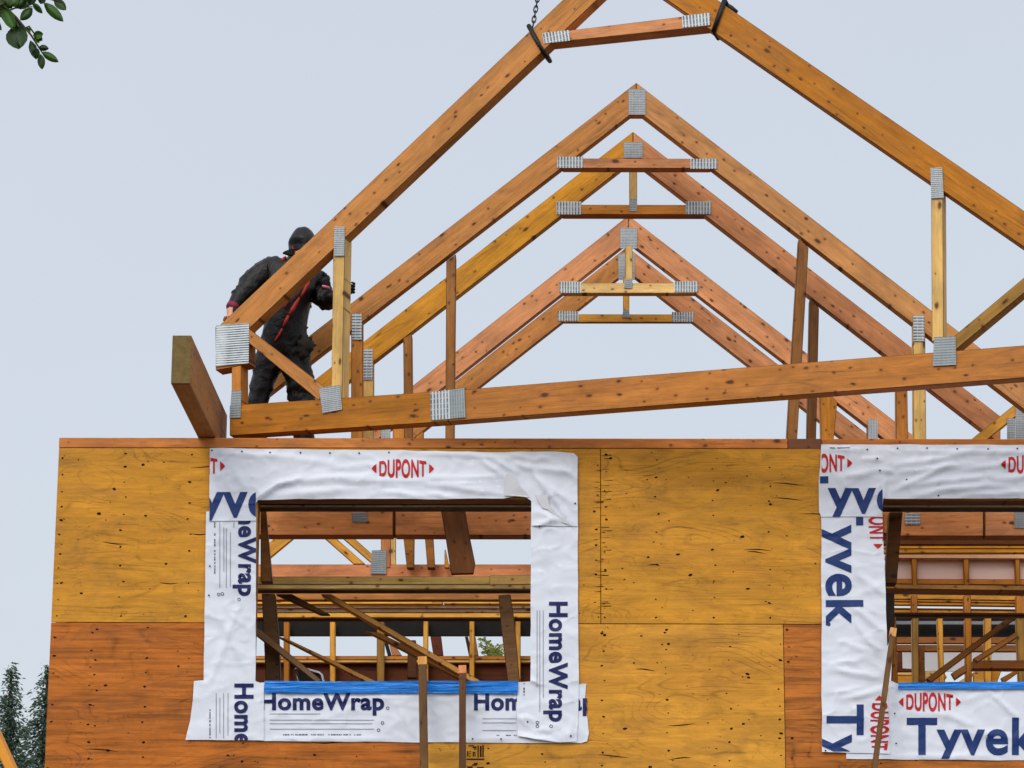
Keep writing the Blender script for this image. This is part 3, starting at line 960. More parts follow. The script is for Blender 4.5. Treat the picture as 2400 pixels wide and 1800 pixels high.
def place_flat(bm, clip, off, folds):
    """bm lies in photo pixel units of the wall plane; clip, lay on the wall, drape with the sheet"""
    if clip: clip_bm(bm, clip)
    for v in bm.verts: v.co = at((v.co.x, v.co.y), 0.0)
    grid_cut(bm, GRID)
    drape(bm, off, folds)
    bmesh.ops.recalc_face_normals(bm, faces=bm.faces)
def lettering(parent, s, x, y, wpx, cpx, off, folds, mat, bold=0.02, rot=False, clip=None, name="lettering"):
    """baseline starts at photo pixel (x, y); rot reads downwards"""
    me = text_mesh(s, bold)
    xs = [v.co.x for v in me.vertices]
    mn, mx = min(xs), max(xs)
    bm = bmesh.new()
    bm.from_mesh(me)
    sx, sy = wpx / (mx - mn), cpx / cap
    for v in bm.verts:
        a, b = (v.co.x - mn) * sx, v.co.y * sy
        v.co = Vector((x + b, y + a, 0)) if rot else Vector((x + a, y - b, 0))
    place_flat(bm, clip, off, folds)
    if len(bm.faces): return bm_keep(name, bm, mat, parent, False)
    bm.free()
def logo(parent, cx, cy, off, folds, rot=False, clip=None, sc=1.0):
    """red lens-shaped word mark: tall middle letters between two pointed caps"""
    W = 73.0
    bm = bmesh.new()
    me = text_mesh("DUPONT", 0.030)
    xs = [v.co.x for v in me.vertices]
    mn, mx = min(xs), max(xs)
    bm.from_mesh(me)
    bmesh.ops.subdivide_edges(bm, edges=[e for e in bm.edges if e.calc_length() > .25], cuts=2)
    for v in bm.verts:
        a = (v.co.x - mn) / (mx - mn) * 110 - 55
        b = (v.co.y / cap - .5) * 2
        v.co = Vector((a, -b * (20.5 * math.sqrt(max(0.05, 1 - (a / 84) ** 2))), 0))
    for s in (-1, 1):
        pts = [(73, 0), (68, -6), (61.5, -11), (61.5, 11), (68, 6)]
        vs_ = [bm.verts.new((s * px, py, 0)) for px, py in pts]
        bm.faces.new(vs_)
    for v in bm.verts:
        a, b = v.co.x * sc, v.co.y * sc
        v.co = Vector((cx - b, cy + a, 0)) if rot else Vector((cx + a, cy + b, 0))
    place_flat(bm, clip, off, folds)
    if len(bm.faces): return bm_keep("red_emblem", bm, RED, parent, False)
    bm.free()
def print_lines(parent, quads, off, folds, mat, clip=None, name="fine_print"):
    bm = bmesh.new()
    for (x0, y0, x1, y1) in quads:
        vs_ = [bm.verts.new((x, y, 0)) for x, y in ((x0, y0), (x1, y0), (x1, y1), (x0, y1))]
        bm.faces.new(vs_)
    place_flat(bm, clip, off, folds)
    if len(bm.faces): return bm_keep(name, bm, mat, parent, False)
    bm.free()
def cap_nails(parent, pts, off, folds):
    for (u, v) in pts:
        bm = bmesh.new()
        P = at((u, v), 0.0)
        r = bmesh.ops.create_circle(bm, cap_ends=True, segments=10, radius=.006)
        bmesh.ops.rotate(bm, verts=bm.verts, cent=(0, 0, 0), matrix=Matrix.Rotation(math.pi / 2, 3, 'X'))
        for q in bm.verts: q.co += P + Vector((0, -(off + hdisp(u, v, folds) + .004), 0))
        bm_keep("cap_nail", bm, BLACK, parent, False)

TX = .0034          # print stands this far off its sheet
O1, O2, O3 = .004, .011, .018
# ---- left wrap
wl = thing("house_wrap", (X0(930), -0.01, Z0(1380)), "white house wrap round the whole window hole at the left of the wall", "house wrap", "white wraps round the window holes")
E6 = lambda x, y: N('e6', x, y)
E7 = lambda x, y: N('e7', x, y)
def seg(c, x0, y0, x1, y1, wd, am):
    a, b = N(c, x0, y0), N(c, x1, y1)
    return (a[0], a[1], b[0], b[1], wd, am)
FT = [seg('e6', 540, 590, 760, 440, 5, .026), seg('e6', 720, 470, 960, 395, 6, .022), seg('e6', 760, 560, 1500, 500, 10, .012), seg('e6', 940, 410, 1700, 370, 6, .014), seg('e6', 950, 440, 2212, 420, 5, .009), seg('e6', 1750, 530, 2212, 580, 5, .010),
      seg('e6', 700, 190, 1300, 250, 8, .006), seg('e6', 120, 140, 900, 175, 5, .006), seg('e6', 300, 300, 420, 520, 9, .006),
      seg('e7', 0, 385, 740, 380, 4, .012), seg('e7', 0, 430, 740, 440, 4, .009), seg('e7', 0, 465, 740, 545, 5, .014), seg('e7', 120, 450, 740, 490, 4, .010),
      seg('e7', 0, 540, 300, 590, 4, .010), seg('e7', 0, 150, 800, 190, 4, .012), seg('e7', 540, 200, 760, 380, 6, .014), seg('e7', 1060, 360, 1460, 650, 6, .014),
      seg('e7', 1000, 200, 1070, 360, 5, .010), seg('e7', 1080, 210, 1210, 190, 5, .012), seg('e7', 1300, 260, 1480, 400, 6, .008), seg('e7', 840, 160, 1080, 215, 4, .010),
      seg('e7', 1230, 560, 1440, 850, 5, .014), seg('e7', 1090, 300, 1420, 330, 8, .016), seg('e7', 1120, 420, 1300, 640, 6, .016), seg('e7', 880, 250, 1060, 300, 6, .014), seg('e7', 620, 180, 900, 330, 6, .012), seg('e7', 1070, 880, 1300, 800, 6, .014), seg('e7', 1390, 200, 1500, 420, 5, .008), seg('e6', 1200, 300, 1900, 250, 9, .005), seg('e7', 1080, 720, 1320, 820, 8, .010)]
FS = [seg('d6', 1830, 700, 2080, 40, 6, .008), seg('d6', 1950, 120, 2180, 300, 5, .004), seg('e6', 120, 1700, 420, 2300, 9, .007), seg('e7', 1150, 880, 1180, 1300, 8, .006),
      seg('e5', 1130, 850, 1390, 900, 5, .012), seg('e5', 1150, 1150, 1700, 1230, 6, .014), seg('e5', 1180, 880, 1300, 1000, 5, .008), seg('e5', 2000, 900, 1960, 1200, 6, .008), seg('e5', 1350, 250, 1480, 320, 4, .012),
      seg('e5', 2100, 980, 2212, 1100, 5, .010), seg('e5', 1390, 1080, 1700, 1040, 6, .008)]
FA = [seg('d3', 420, 1290, 1010, 1262, 6, .006), seg('e5', 320, 760, 700, 620, 6, .004), seg('d3', 200, 1500, 900, 1495, 4, .006), seg('e5', 400, 1200, 1100, 1180, 5, .005), seg('d3', 900, 1300, 1000, 1480, 8, .005)]
ALLL = FT + FS + FA
pan_a = wrap_sheet(wl, [(612, 1600), (1374, 1603), (1370, 1650), (1377, 1685), (1380, 1720), (1376, 1738), (1362, 1742), (1100, 1741), (612, 1737)], O1, FA, jag=.8)
pan_s = wrap_sheet(wl, [(484, 1200), (601, 1200), (599, 1597), (619, 1604), (619, 1736), (435, 1735), (446, 1690), (453, 1640), (455, 1597), (478, 1595), (481, 1400)], O2, FS, jag=.8)
pan_r = wrap_sheet(wl, [(1245, 1200), (1354, 1200), (1355, 1450), (1357, 1600), (1352, 1739), (1310, 1741), (1262, 1735), (1214, 1726), (1211, 1660), (1213, 1600), (1243, 1598)], O2 + .001, FS, jag=.8)
pan_t = wrap_sheet(wl, [(493, 1052), (900, 1057), (1180, 1062), (1300, 1060), (1345, 1064), (1354, 1073), (1354, 1235), (1246, 1234), (1245, 1175), (1225, 1163), (1180, 1170), (1000, 1172), (700, 1171),
                (605, 1174), (601, 1180), (601, 1222), (491, 1223)], O3, FT, jag=1.0)
# torn and folded pieces of the wrap's grey back
def flap(parent, pts, lift):
    bm = bmesh.new()
    vs_ = [bm.verts.new(at(p, -(O3 + .010 + l * .6))) for p, l in zip(pts, lift)]
    bm.faces.new(vs_)
    bmesh.ops.triangulate(bm, faces=bm.faces[:])
    bmesh.ops.subdivide_edges(bm, edges=bm.edges[:], cuts=2, use_grid_fill=True)
    for v in bm.verts: v.co.y -= .006 * noise.noise(v.co * 14)
    bm_keep("folded_flap", bm, WRAPBACK, parent)
flap(wl, NP('e7', [(770, 560), (790, 345), (840, 335), (880, 360), (935, 480), (990, 520), (1030, 580), (900, 560)]), [.01, .03, .03, .03, .02, .01, .0, .01])
flap(wl, NP('e7', [(1075, 545), (1140, 560), (1205, 552), (1220, 650), (1300, 740), (1450, 860), (1330, 820), (1210, 700), (1150, 680)]), [0, .01, .02, .02, .01, 0, .0, .01, .01])
# print
SC = 1.0
logo(pan_t, 944.5, 1100.5, O3 + TX, FT)
logo(pan_t, 455.5, 1094.5, O3 + TX, FT, clip=(492, 1000, 1400, 1300))
lettering(pan_t, "Tyvek", 398, 1211, 307, 80.5, O3 + TX, FT, BLUE, .026, clip=(492, 1000, 600.5, 1222))
lettering(pan_s, "HomeWrap", 561, 1117, 281, 39, O2 + TX, FS, NAVY, .034, True, clip=(485, 1221, 601, 1600))
lettering(pan_s, "HomeWrap", 552, 1603, 281, 41, O2 + TX, FS, NAVY, .034, True, clip=(436, 1500, 619, 1735))
lettering(pan_a, "HomeWrap", 619.6 - 9, 1663.4, 281 + 9, 37, O1 + TX, FA, NAVY, .034, clip=(619, 1500, 1400, 1737))
lettering(pan_a, "HomeWrap", 1111, 1664, 281, 38, O1 + TX, FA, NAVY, .034, clip=(619, 1500, 1376, 1740))
lettering(pan_r, "HomeWrap", 1288.6, 1411.5, 281, 40, O2 + .001 + TX, FS, NAVY, .034, True)
def hl(c, rows, x0, x1, th=1.3):
    return [N(c, x0 + dx0, y) + N(c, x1 + dx1, y + th / CROP[c][2]) for (y, dx0, dx1) in rows]
print_lines(pan_a, hl('d3', [(1358, 0, -300), (1392, 0, -340), (1392, 245, 0), (1412, 0, -10), (1442, 0, 0)], 195, 775), O1 + TX, FA, GREYP)
print_lines(pan_a, hl('d3', [(1385, 0, 0), (1408, 0, 0), (1450, 0, 0)], 1375, 1565), O1 + TX, FA, GREYP)
def vl(c, cols, y0, y1, th=1.3):
    return [N(c, x, y0 + d0) + N(c, x + th / CROP[c][2], y1 + d1) for (x, d0, d1) in cols]
print_lines(pan_s, vl('e6', [(150, 0, 0), (190, 50, -160), (215, 60, 0), (255, 100, -10), (290, 0, -600)], 830, 1485), O2 + TX, FS, GREYP)
print_lines(pan_s, vl('d6', [(1868, 0, 0), (1900, 40, -40), (1932, 0, 0), (1970, 0, -20)], 830, 1220), O2 + TX, FS, GREYP)
print_lines(pan_r, vl('d3', [(1678, 0, -120), (1693, 0, 20), (1712, 0, -60)], 785, 1330), O2 + .001 + TX, FS, GREYP)
random.seed(21)
def ticks(c, a0, a1, b, vert=False, w=9, th=2.6):
    r = []
    p = a0
    while p < a1:
        L = random.choice((w * .6, w, w * 1.5))
        s = CROP[c][2]
        if random.random() < .86:
            r.append(N(c, b, p) + N(c, b + th / s, min(p + L, a1)) if vert else N(c, p, b) + N(c, min(p + L, a1), b + th / s))
        p += L + w * random.choice((.35, .4, 1.0))
    return r
print_lines(pan_a, ticks('d3', 270, 705, 1472), O1 + TX, FA, DARKP)
print_lines(pan_a, ticks('d3', 1455, 1565, 1475), O1 + TX, FA, DARKP)
print_lines(pan_s, ticks('e6', 830, 1345, 97, True, 16), O2 + TX, FS, DARKP)
print_lines(pan_s, ticks('d6', 950, 1220, 1812, True, 13), O2 + TX, FS, DARKP)
print_lines(pan_r, ticks('e5', 290, 550, 1222, True, 25, 3), O2 + .001 + TX, FS, DARKP)
# small registration marks after each word
for (c, x, y, o_, f_) in (('d3', 850, 1328, O1, FA), ('e6', 345, 1600, O2, FS), ('e5', 1670, 990, O2 + .001, FS), ('d3', 822, 1410, O1, FA), ('d3', 800, 1450, O1, FA), ('e6', 140, 1550, O2, FS), ('e6', 178, 1545, O2, FS), ('e5', 1450, 930, O2 + .001, FS), ('e5', 1448, 990, O2 + .001, FS)):
    bm = bmesh.new()
    cx_, cy_ = N(c, x, y)
    oo = [bm.verts.new((cx_ + 4 * math.cos(k * math.pi / 6), cy_ + 4 * math.sin(k * math.pi / 6), 0)) for k in range(12)]
    ii = [bm.verts.new((cx_ + 2.6 * math.cos(k * math.pi / 6), cy_ + 2.6 * math.sin(k * math.pi / 6), 0)) for k in range(12)]
    for k in range(12): bm.faces.new((oo[k], oo[(k + 1) % 12], ii[(k + 1) % 12], ii[k]))
    place_flat(bm, None, o_ + TX, f_)
    bm_keep("registered_mark", bm, DARKP, {O1: pan_a, O2: pan_s}.get(o_, pan_r), False)
cap_nails(wl, [E6(x, y) for x, y in ((75, 118), (375, 130), (655, 140), (957, 140), (1250, 143), (1542, 145), (1838, 138), (55, 1270), (45, 1560))] + [E7(x, y) for x, y in ((1480, 648), (1125, 878))] + [N('e5', x, y) for x, y in ((1290, 920), (1990, 1150), (400, 1198), (860, 1198))], O3, FT)

def tape_strip(parent, pts, Yf, name="blue_tape"):
    bm = bmesh.new()
    bm.faces.new([bm.verts.new(at(p, 0.0)) for p in pts]).normal_update()
    bmesh.ops.triangulate(bm, faces=bm.faces[:])
    grid_cut(bm, .012)
    for v in bm.verts:
        u, vv = project(v.co)
        v.co.y = -(Yf + .012 + .009 * noise.noise(Vector((u / 90, vv / 6.0, 2))) + .004 * noise.noise(Vector((u / 160, vv / 3.0, 7))))
    bmesh.ops.recalc_face_normals(bm, faces=bm.faces)
    bm_keep(name, bm, TAPE, parent)
tape_strip(wl, NP('d3', [(168, 1178), (600, 1182), (1000, 1178), (1575, 1180), (1572, 1250), (1100, 1246), (165, 1246)]), O2 + .004)

# ---- right wrap
wr = thing("house_wrap", (X0(2300), -0.01, Z0(1380)), "white house wrap cut off by the right edge, large blue lettering down its side", "house wrap", "white wraps round the window holes")
D4 = lambda *a: seg('d4', *a)
D5 = lambda *a: seg('d5', *a)
GT = [D4(620, 285, 800, 290, 4, .010), D4(780, 385, 900, 400, 4, .010), D4(450, 440, 780, 380, 7, .010), D4(900, 350, 1500, 240, 7, .012), D4(950, 400, 1560, 330, 6, .010), D4(900, 560, 1400, 330, 6, .012),
      D4(1000, 520, 1800, 420, 7, .012), D4(1100, 600, 1700, 500, 6, .012), D4(1500, 600, 2100, 570, 5, .012), D4(1300, 560, 1900, 520, 6, .010), D4(820, 480, 800, 760, 5, .014), D4(720, 620, 780, 520, 5, .010),
      D4(300, 200, 700, 215, 5, .006), D4(1000, 215, 2100, 235, 5, .008), D4(370, 390, 480, 520, 8, .006), D4(1500, 380, 2000, 300, 6, .010), D4(1700, 470, 2200, 400, 7, .010)]
GS = [D4(560, 1180, 700, 1450, 8, .007), D4(600, 1300, 820, 1440, 7, .009), D5(600, 100, 880, 320, 6, .012), D5(620, 230, 830, 520, 6, .012), D5(480, 420, 800, 520, 6, .008), D5(370, 640, 620, 610, 6, .008), D5(370, 680, 850, 760, 7, .010),
      D5(500, 960, 860, 880, 7, .010), D5(560, 1000, 800, 1250, 8, .007), D5(340, 900, 700, 850, 7, .006), D5(700, 420, 860, 500, 6, .010)]
GA = [D5(1900, 900, 2150, 1140, 5, .014), D5(1370, 1090, 1800, 1220, 8, .008), D5(1640, 980, 1860, 900, 7, .006), D5(950, 790, 990, 1000, 6, .010), D5(1000, 880, 1600, 885, 4, .006), D5(1000, 1500, 1900, 1500, 5, .006), D5(1500, 1260, 2150, 1330, 9, .006)]
qan_a = wrap_sheet(wr, [(1983, 1755), (2070, 1590), (2085, 1595), (2106, 1604), (2700, 1604), (2700, 1783), (2300, 1782), (1983, 1779)], O1, GA, jag=.8)
qan_s = wrap_sheet(wr, [(1924, 1205), (2068, 1205), (2071, 1300), (2078, 1480), (2079, 1600), (2086, 1768), (1983, 1765), (1926, 1763), (1925, 1500)], O2, GS, jag=.9)
qan_t = wrap_sheet(wr, [(1924, 1043), (2250, 1044), (2700, 1046), (2700, 1172), (2300, 1170), (2069, 1171), (2068, 1180), (2066, 1213), (1924, 1213), (1919, 1200), (1918, 1130), (1922, 1090)], O3, GT, jag=1.0)
logo(qan_t, 1923.5, 1087.5, O3 + TX, GT, clip=(1925, 900, 2700, 1300))
logo(qan_t, 2417, 1091, O3 + TX, GT)
lettering(qan_t, "Tyvek", 1869, 1202, 307, 80.5, O3 + TX, GT, BLUE, .026, clip=(1921, 1000, 2067, 1212.5))
lettering(qan_s, "Tyvek", 1938, 1161, 307, 81.5, O2 + TX, GS, BLUE, .026, True, clip=(1925, 1213, 2070, 1600))
lettering(qan_s, "Tyvek", 1939.5, 1652, 307, 81, O2 + TX, GS, BLUE, .026, True, clip=(1926, 1500, 2075, 1762))
logo(qan_s, 2057, 1214.5, O2 + TX, GS, True, clip=(1925, 1213, 2069, 1500))
logo(qan_s, 2061, 1704, O2 + TX, GS, True, clip=(1925, 1500, 2083, 1764))
logo(qan_a, 2178.5, 1646, O1 + TX, GA)
lettering(qan_a, "Tyvek", 2124.7, 1766.7, 307, 80.8, O1 + TX, GA, BLUE, .026, clip=(2000, 1500, 2700, 1779))
print_lines(qan_t, [N('d5', 1855, 1300) + N('d5', 1862, 1340), N('d4', 345, 186) + N('d4', 395, 196), N('d4', 410, 186) + N('d4', 520, 195)], O3 + TX, GT, GREYP)
bm = bmesh.new()
cx_, cy_ = N('d5', 368, 258)
bm.faces.new([bm.verts.new((cx_ + 4.5 * math.cos(k * math.pi / 6), cy_ + 4.5 * math.sin(k * math.pi / 6), 0)) for k in range(12)])
place_flat(bm, None, O2 + TX, GS)
bm_keep("registered_mark", bm, BLUE, qan_s, False)
cap_nails(wr, [N('d4', x, y) for x, y in ((670, 205), (932, 195), (1186, 193), (1446, 200), (1712, 202), (1965, 198), (755, 285), (778, 388), (1285, 603), (1010, 465))] + [N('d5', x, y) for x, y in ((990, 1100), (1003, 1382), (337, 1450))], O3, GT)
tape_strip(wr, NP('d5', [(1025, 810), (1400, 806), (2212, 800), (3400, 800), (3400, 870), (2212, 868), (1020, 872)]), O2 + .004)

# ------------------------------------------------------------------ things seen through the left window
G1 = "timbers behind the left window"
def beam(c, x0, y0, x1, y1, Y, t, color, label, cat="beam", group=None, name="timber_beam", mat=None):
    return lone(name, c, [(x0, y0), (x1, y0), (x1, y1), (x0, y1)], Y, t, color, label, cat, group, mat)
# beam just behind the window head, running past both windows
lone("timber_beam", 'n', [(560, 1120), (2600, 1122), (2600, 1190), (560, 1189)], .30, .139, (64, 44, 26), "beam painted as dark as its shaded underside, close behind both window heads", "beam")  # dark colour paints in the shade of the underside
lone("highlight", 'n', [(560, 1183.5), (2600, 1184.5), (2600, 1190.2), (560, 1189.2)], .285, .012, (206, 196, 168), "painted pale batten under the heads of both windows", "highlight")  # pale strip added to colour in the lit lower edge of that beam
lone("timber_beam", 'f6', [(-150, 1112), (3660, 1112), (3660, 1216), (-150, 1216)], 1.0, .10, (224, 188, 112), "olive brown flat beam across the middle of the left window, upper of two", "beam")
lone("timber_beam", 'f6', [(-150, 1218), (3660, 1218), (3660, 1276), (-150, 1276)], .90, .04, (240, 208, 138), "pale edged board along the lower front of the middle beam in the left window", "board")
lone("timber_beam", 'f6', [(-150, 1224), (3660, 1224), (3660, 1279), (-150, 1279)], .945, .155, (58, 40, 22), "blackish strip painted as the shaded underside of the middle beam in the left window", "beam")  # added strip, near black to paint in the middle beam's shaded underside
lone("timber_offcut", 'f7', [(1368, 1096), (1960, 1094), (1960, 1214), (1368, 1222)], .94, .05, (232, 192, 118), "short pale board lying on the middle beam at the right of the left window", "board")
lone("leaning_post", 'f6', [(58, 225), (118, 215), (210, 1180), (58, 1180)], .62, .09, (156, 106, 50), "brown tapering post at the upper left corner of the left window", "post")
lone("leaning_post", 'd3', [(150, 690), (222, 690), (243, 930), (258, 1250), (176, 1250)], .72, .10, (98, 70, 42), "dark brown post at the lower left corner of the left window", "post")
lone("leaning_post", 'f8', [(1482, 250), (1640, 235), (1690, 560), (1765, 1420), (1610, 1420), (1515, 640)], .80, .10, (126, 92, 58), "thick dark leaning post at the right side of the left window", "post")
lone("hanging_board", 'f7', [(735, 240), (1050, 240), (1105, 560), (1182, 935), (1160, 1072), (870, 1080), (848, 935), (790, 560)], 1.66, .05, (124, 78, 42), "wide dark wet board hanging between the two reddish chords in the left window", "board", None, None, (N('f7', 900, 560), N('f7', 960, 935)))
lone("diagonal_brace", 'd3', [(478, 692), (1310, 1178), (1375, 1178), (535, 692)], 1.12, .12, (222, 166, 90), "long light brown brace crossing the left window from upper left to lower right", "brace", G1)
lone("diagonal_brace", 'd3', [(226, 692), (478, 806), (530, 806), (318, 692)], 1.12, .07, (104, 70, 36), "short dark brace at the upper left below the middle beam of the left window", "brace", G1)
lone("diagonal_brace", 'd3', [(722, 898), (800, 935), (1250, 1168), (1258, 1128), (800, 905)], 1.3, .08, (200, 146, 78), "thin brown brace running just under the long brace in the left window", "brace", G1)
lone("diagonal_brace", 'd3', [(236, 925), (735, 1182), (800, 1182), (290, 940)], 1.25, .10, (226, 168, 84), "orange brace descending to the blue tape in the left half of the left window", "brace", G1)
lone("diagonal_brace", 'd3', [(100, 905), (455, 1185), (485, 1172), (150, 895), (100, 868)], .60, .08, (128, 100, 70), "dark grey brown brace in the lower left corner of the left window", "brace", G1)
# back wall plates
lone("timber_beam", 'f8', [(-1800, 268), (760, 266), (760, 364), (-1800, 366)], 5.45, .15, (236, 182, 70), "golden beam ending in mid window behind the left window", "beam")
lone("timber_beam", 'f8', [(775, 266), (2600, 268), (2600, 362), (775, 362)], 5.45, .15, (238, 188, 80), "golden beam continuing to the right behind the left window", "beam")
lone("timber_board", 'f8', [(-1800, 372), (2600, 374), (2600, 420), (-1800, 418)], 5.5, .06, (244, 224, 204), "pale pinkish board under the golden beams in the left window", "board")
lone("timber_board", 'f8', [(-1800, 421), (2600, 423), (2600, 476), (-1800, 474)], 5.52, .06, (190, 156, 128), "grey brown board below the pale pinkish one in the left window", "board")
lone("timber_board", 'f8', [(-1800, 478), (2600, 480), (2600, 541), (-1800, 540)], 5.35, .04, (236, 180, 78), "orange board under the pinkish board in the left window", "board")
lone("timber_beam", 'f8', [(-1800, 490), (2600, 492), (2600, 543), (-1800, 542)], 5.395, .17, (62, 44, 28), "dark beam whose underside shows over the felt band in the left window", "beam")  # added behind the orange board, its dark colour stands for underside shade
back = thing("rear_wall", tuple(at((900, 1700), 7.0)), "open stud rear wall with a dark felt band seen through the left window", "wall")
pb = planeY(7.0)
XL_, XR_ = 520, 1330
member(back, "felt_band", [(XL_, N('f8', 0, 560)[1]), (XR_, N('f8', 0, 560)[1]), (XR_, N('f8', 0, 772)[1]), (XL_, N('f8', 0, 772)[1])], pb, .05, None, .02, mat=FELT)
for (c, x0, x1, yt, yb2, cc) in (('e4', 515, 605, 120, 1300, 'ochre'), ('e4', 1265, 1350, 120, 1300, 'yellow'), ('e4', 2025, 2145, 120, 1300, 'olive'), ('f8', 508, 570, 560, 1600, 'yellow'), ('f8', 1105, 1170, 560, 1600, 'yellow'), ('f8', 1702, 1770, 560, 1600, 'yellow')):
    member(back, "stud", NP(c, [(x0, yt), (x0, yb2), (x1, yb2), (x1, yt)]), pb, .10, cc, -.10)
member(back, "rail", [(XL_, N('f8', 0, 1035)[1]), (XR_, N('f8', 0, 1035)[1]), (XR_, N('f8', 0, 1085)[1]), (XL_, N('f8', 0, 1085)[1])], pb, .10, 'orange', 0)
member(back, "rail", [(XL_, N('f8', 0, 1088)[1]), (XR_, N('f8', 0, 1088)[1]), (XR_, N('f8', 0, 1124)[1]), (XL_, N('f8', 0, 1124)[1])], pb, .10, 'pale', -.03)
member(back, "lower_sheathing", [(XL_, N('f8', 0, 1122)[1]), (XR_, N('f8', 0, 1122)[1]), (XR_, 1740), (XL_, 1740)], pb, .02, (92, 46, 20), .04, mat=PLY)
lone("timber_post", 'f8', [(600, 780), (740, 780), (770, 1034), (640, 1034)], 7.6, .09, (96, 44, 20), "dark red brown slanting post against the sky behind the left window", "post")
lone("timber_post", 'f8', [(308, 830), (412, 830), (425, 1320), (300, 1320)], 6.4, .09, (92, 56, 30), "dark brown post before the rear wall, left of the outside props", "post")
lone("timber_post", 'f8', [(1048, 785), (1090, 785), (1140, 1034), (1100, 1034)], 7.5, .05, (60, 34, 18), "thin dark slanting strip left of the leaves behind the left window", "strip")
lone("timber_post", 'f8', [(1170, 785), (1186, 785), (1226, 1034), (1170, 1034)], 7.3, .05, 'tan', "thin pale slanting strip beside the leaves behind the left window", "strip")
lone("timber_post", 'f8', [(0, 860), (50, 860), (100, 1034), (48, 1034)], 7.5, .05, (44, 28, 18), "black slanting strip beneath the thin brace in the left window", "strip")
lone("timber_post", 'f8', [(60, 850), (130, 880), (235, 1034), (104, 1034)], 7.7, .05, 'pink', "short pinkish slanting plank beneath the thin brace in the left window", "plank")
lone("truss_web", 'f7', [(245, 560), (392, 560), (386, 1000), (295, 1000)], 4.05, .10, (136, 86, 28), "brown web post left of the pair between the chords in the left window", "post", "web posts between the reddish chords")
lone("truss_web", 'f7', [(525, 560), (636, 560), (660, 1000), (562, 1000)], 4.05, .10, (146, 92, 32), "brown web post right of the pair between the chords in the left window", "post", "web posts between the reddish chords")
lone("truss_web", 'f7', [(784, 760), (800, 760), (850, 1000), (784, 1000)], 4.1, .05, 'gold', "golden sliver of post beside the wide dark board in the left window", "post")

# chair with a chrome frame
ch = thing("chair", tuple(at(N('e4', 930, 1090), 1.9) - Vector((0, 0, 1.0))), "chrome framed chair with a dark back in the lower left corner of the left window", "chair")
bm = bmesh.new()
pts = [at(N('e4', x, y), 1.9) for x, y in ((760, 1700), (742, 1090), (715, 885), (760, 862), (930, 905), (1090, 950), (1130, 985), (1155, 1090), (1180, 1700))]
add_tube(bm, pts, .012, 8)
bm_obj("back_frame", bm, CHROME, ch, True)
member(ch, "back_panel", NP('e4', [(745, 905), (900, 915), (1110, 975), (1130, 1075), (760, 1075)]), planeY(1.9), .03, None, .008, mat=BLACK)
zc = zp - 2.44
c0 = at(N('e4', 742, 1400), 1.9)
c1_ = at(N('e4', 1160, 1400), 1.9)
box(ch, "seat", c0.x - .02, c1_.x + .02, 1.45, 1.9, zc + .42, zc + .46, BLACK)
for xx in (c0.x, c1_.x):
    for yy in (1.47, 1.88):
        bm = bmesh.new()
        add_tube(bm, [Vector((xx, yy, zc + .005)), Vector((xx, yy, zc + .42))], .012, 8)
        bm_obj("leg", bm, CHROME, ch, True)
for s_, xx in enumerate((at(N('e4', 760, 1700), 1.9).x, at(N('e4', 1180, 1700), 1.9).x)):
    bm = bmesh.new()
    zt = at(N('e4', 760, 1690), 1.9).z
    add_tube(bm, [Vector((xx, 1.9, zc + .40)), Vector((xx, 1.9, zt))], .012, 8)
    bm_obj("back_upright", bm, CHROME, ch, True)

# ------------------------------------------------------------------ things seen through the right window
lone("leaning_post", 'f4', [(160, 130), (362, 130), (272, 1220), (98, 1220)], .55, .12, (112, 72, 30), "dark brown knotty post at the upper left of the right window", "post")
lone("leaning_post", 'f4', [(66, 150), (150, 150), (150, 460), (66, 460)], .75, .06, 'orange', "short pale post edge in the upper left corner of the right window", "post")
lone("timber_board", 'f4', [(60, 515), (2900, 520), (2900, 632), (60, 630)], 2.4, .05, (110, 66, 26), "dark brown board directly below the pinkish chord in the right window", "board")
lone("timber_board", 'f4', [(60, 640), (2900, 640), (2900, 686), (60, 688)], 2.9, .06, 'gold', "upper of two thin golden boards in the right window", "board")
lone("timber_board", 'f4', [(60, 696), (2900, 694), (2900, 754), (60, 758)], 2.85, .06, 'gold', "lower of two thin golden boards in the right window", "board")
panel = thing("framed_panel", tuple(at((2300, 1370), 3.3)), "row of pale pink panels between short studs in the right window", "panel wall")
pp = planeY(3.3)
member(panel, "rail", NP('f4', [(100, 766), (2900, 770), (2900, 848), (100, 836)]), pp, .09, (206, 160, 124), -.06)
member(panel, "rail", NP('f4', [(100, 1146), (2900, 1160), (2900, 1250), (100, 1226)]), pp, .06, 'orange', -.02)
for x0, x1 in ((150, 500), (582, 1288), (1376, 2074), (2152, 2900)):
    member(panel, "pink_board", NP('f4', [(x0, 850), (x1, 856), (x1, 1162), (x0, 1152)]), pp, .02, None, .01, mat=PINK)
for x0, x1 in ((498, 582), (1288, 1376), (2074, 2152)):
    member(panel, "stud", NP('f4', [(x0, 836), (x0 + 14, 1246), (x1, 1246), (x1 - 4, 836)]), pp, .09, 'ochre', -.05)
lone("timber_beam", 'f4', [(60, 1228), (2900, 1262), (2900, 1340), (60, 1300)], 2.6, .21, (190, 142, 76), "pale beam with black underside across the middle of the right window", "beam")
slat = thing("slatted_frame", tuple(at((2300, 1440), 4.0)), "golden slatted frame with a bright gap below the middle beam of the right window", "slatted frame")
ps = planeY(4.0)
for (a, b, cc) in ((1380, 1455, 'yellow'), (1462, 1496, 'orange'), (1502, 1546, 'gold'), (1588, 1612, 'brown'), (1616, 1680, 'gold')):
    member(slat, "slat", NP('f4', [(100, a), (2900, a + 32), (2900, b + 32), (100, b)]), ps, .05, cc)
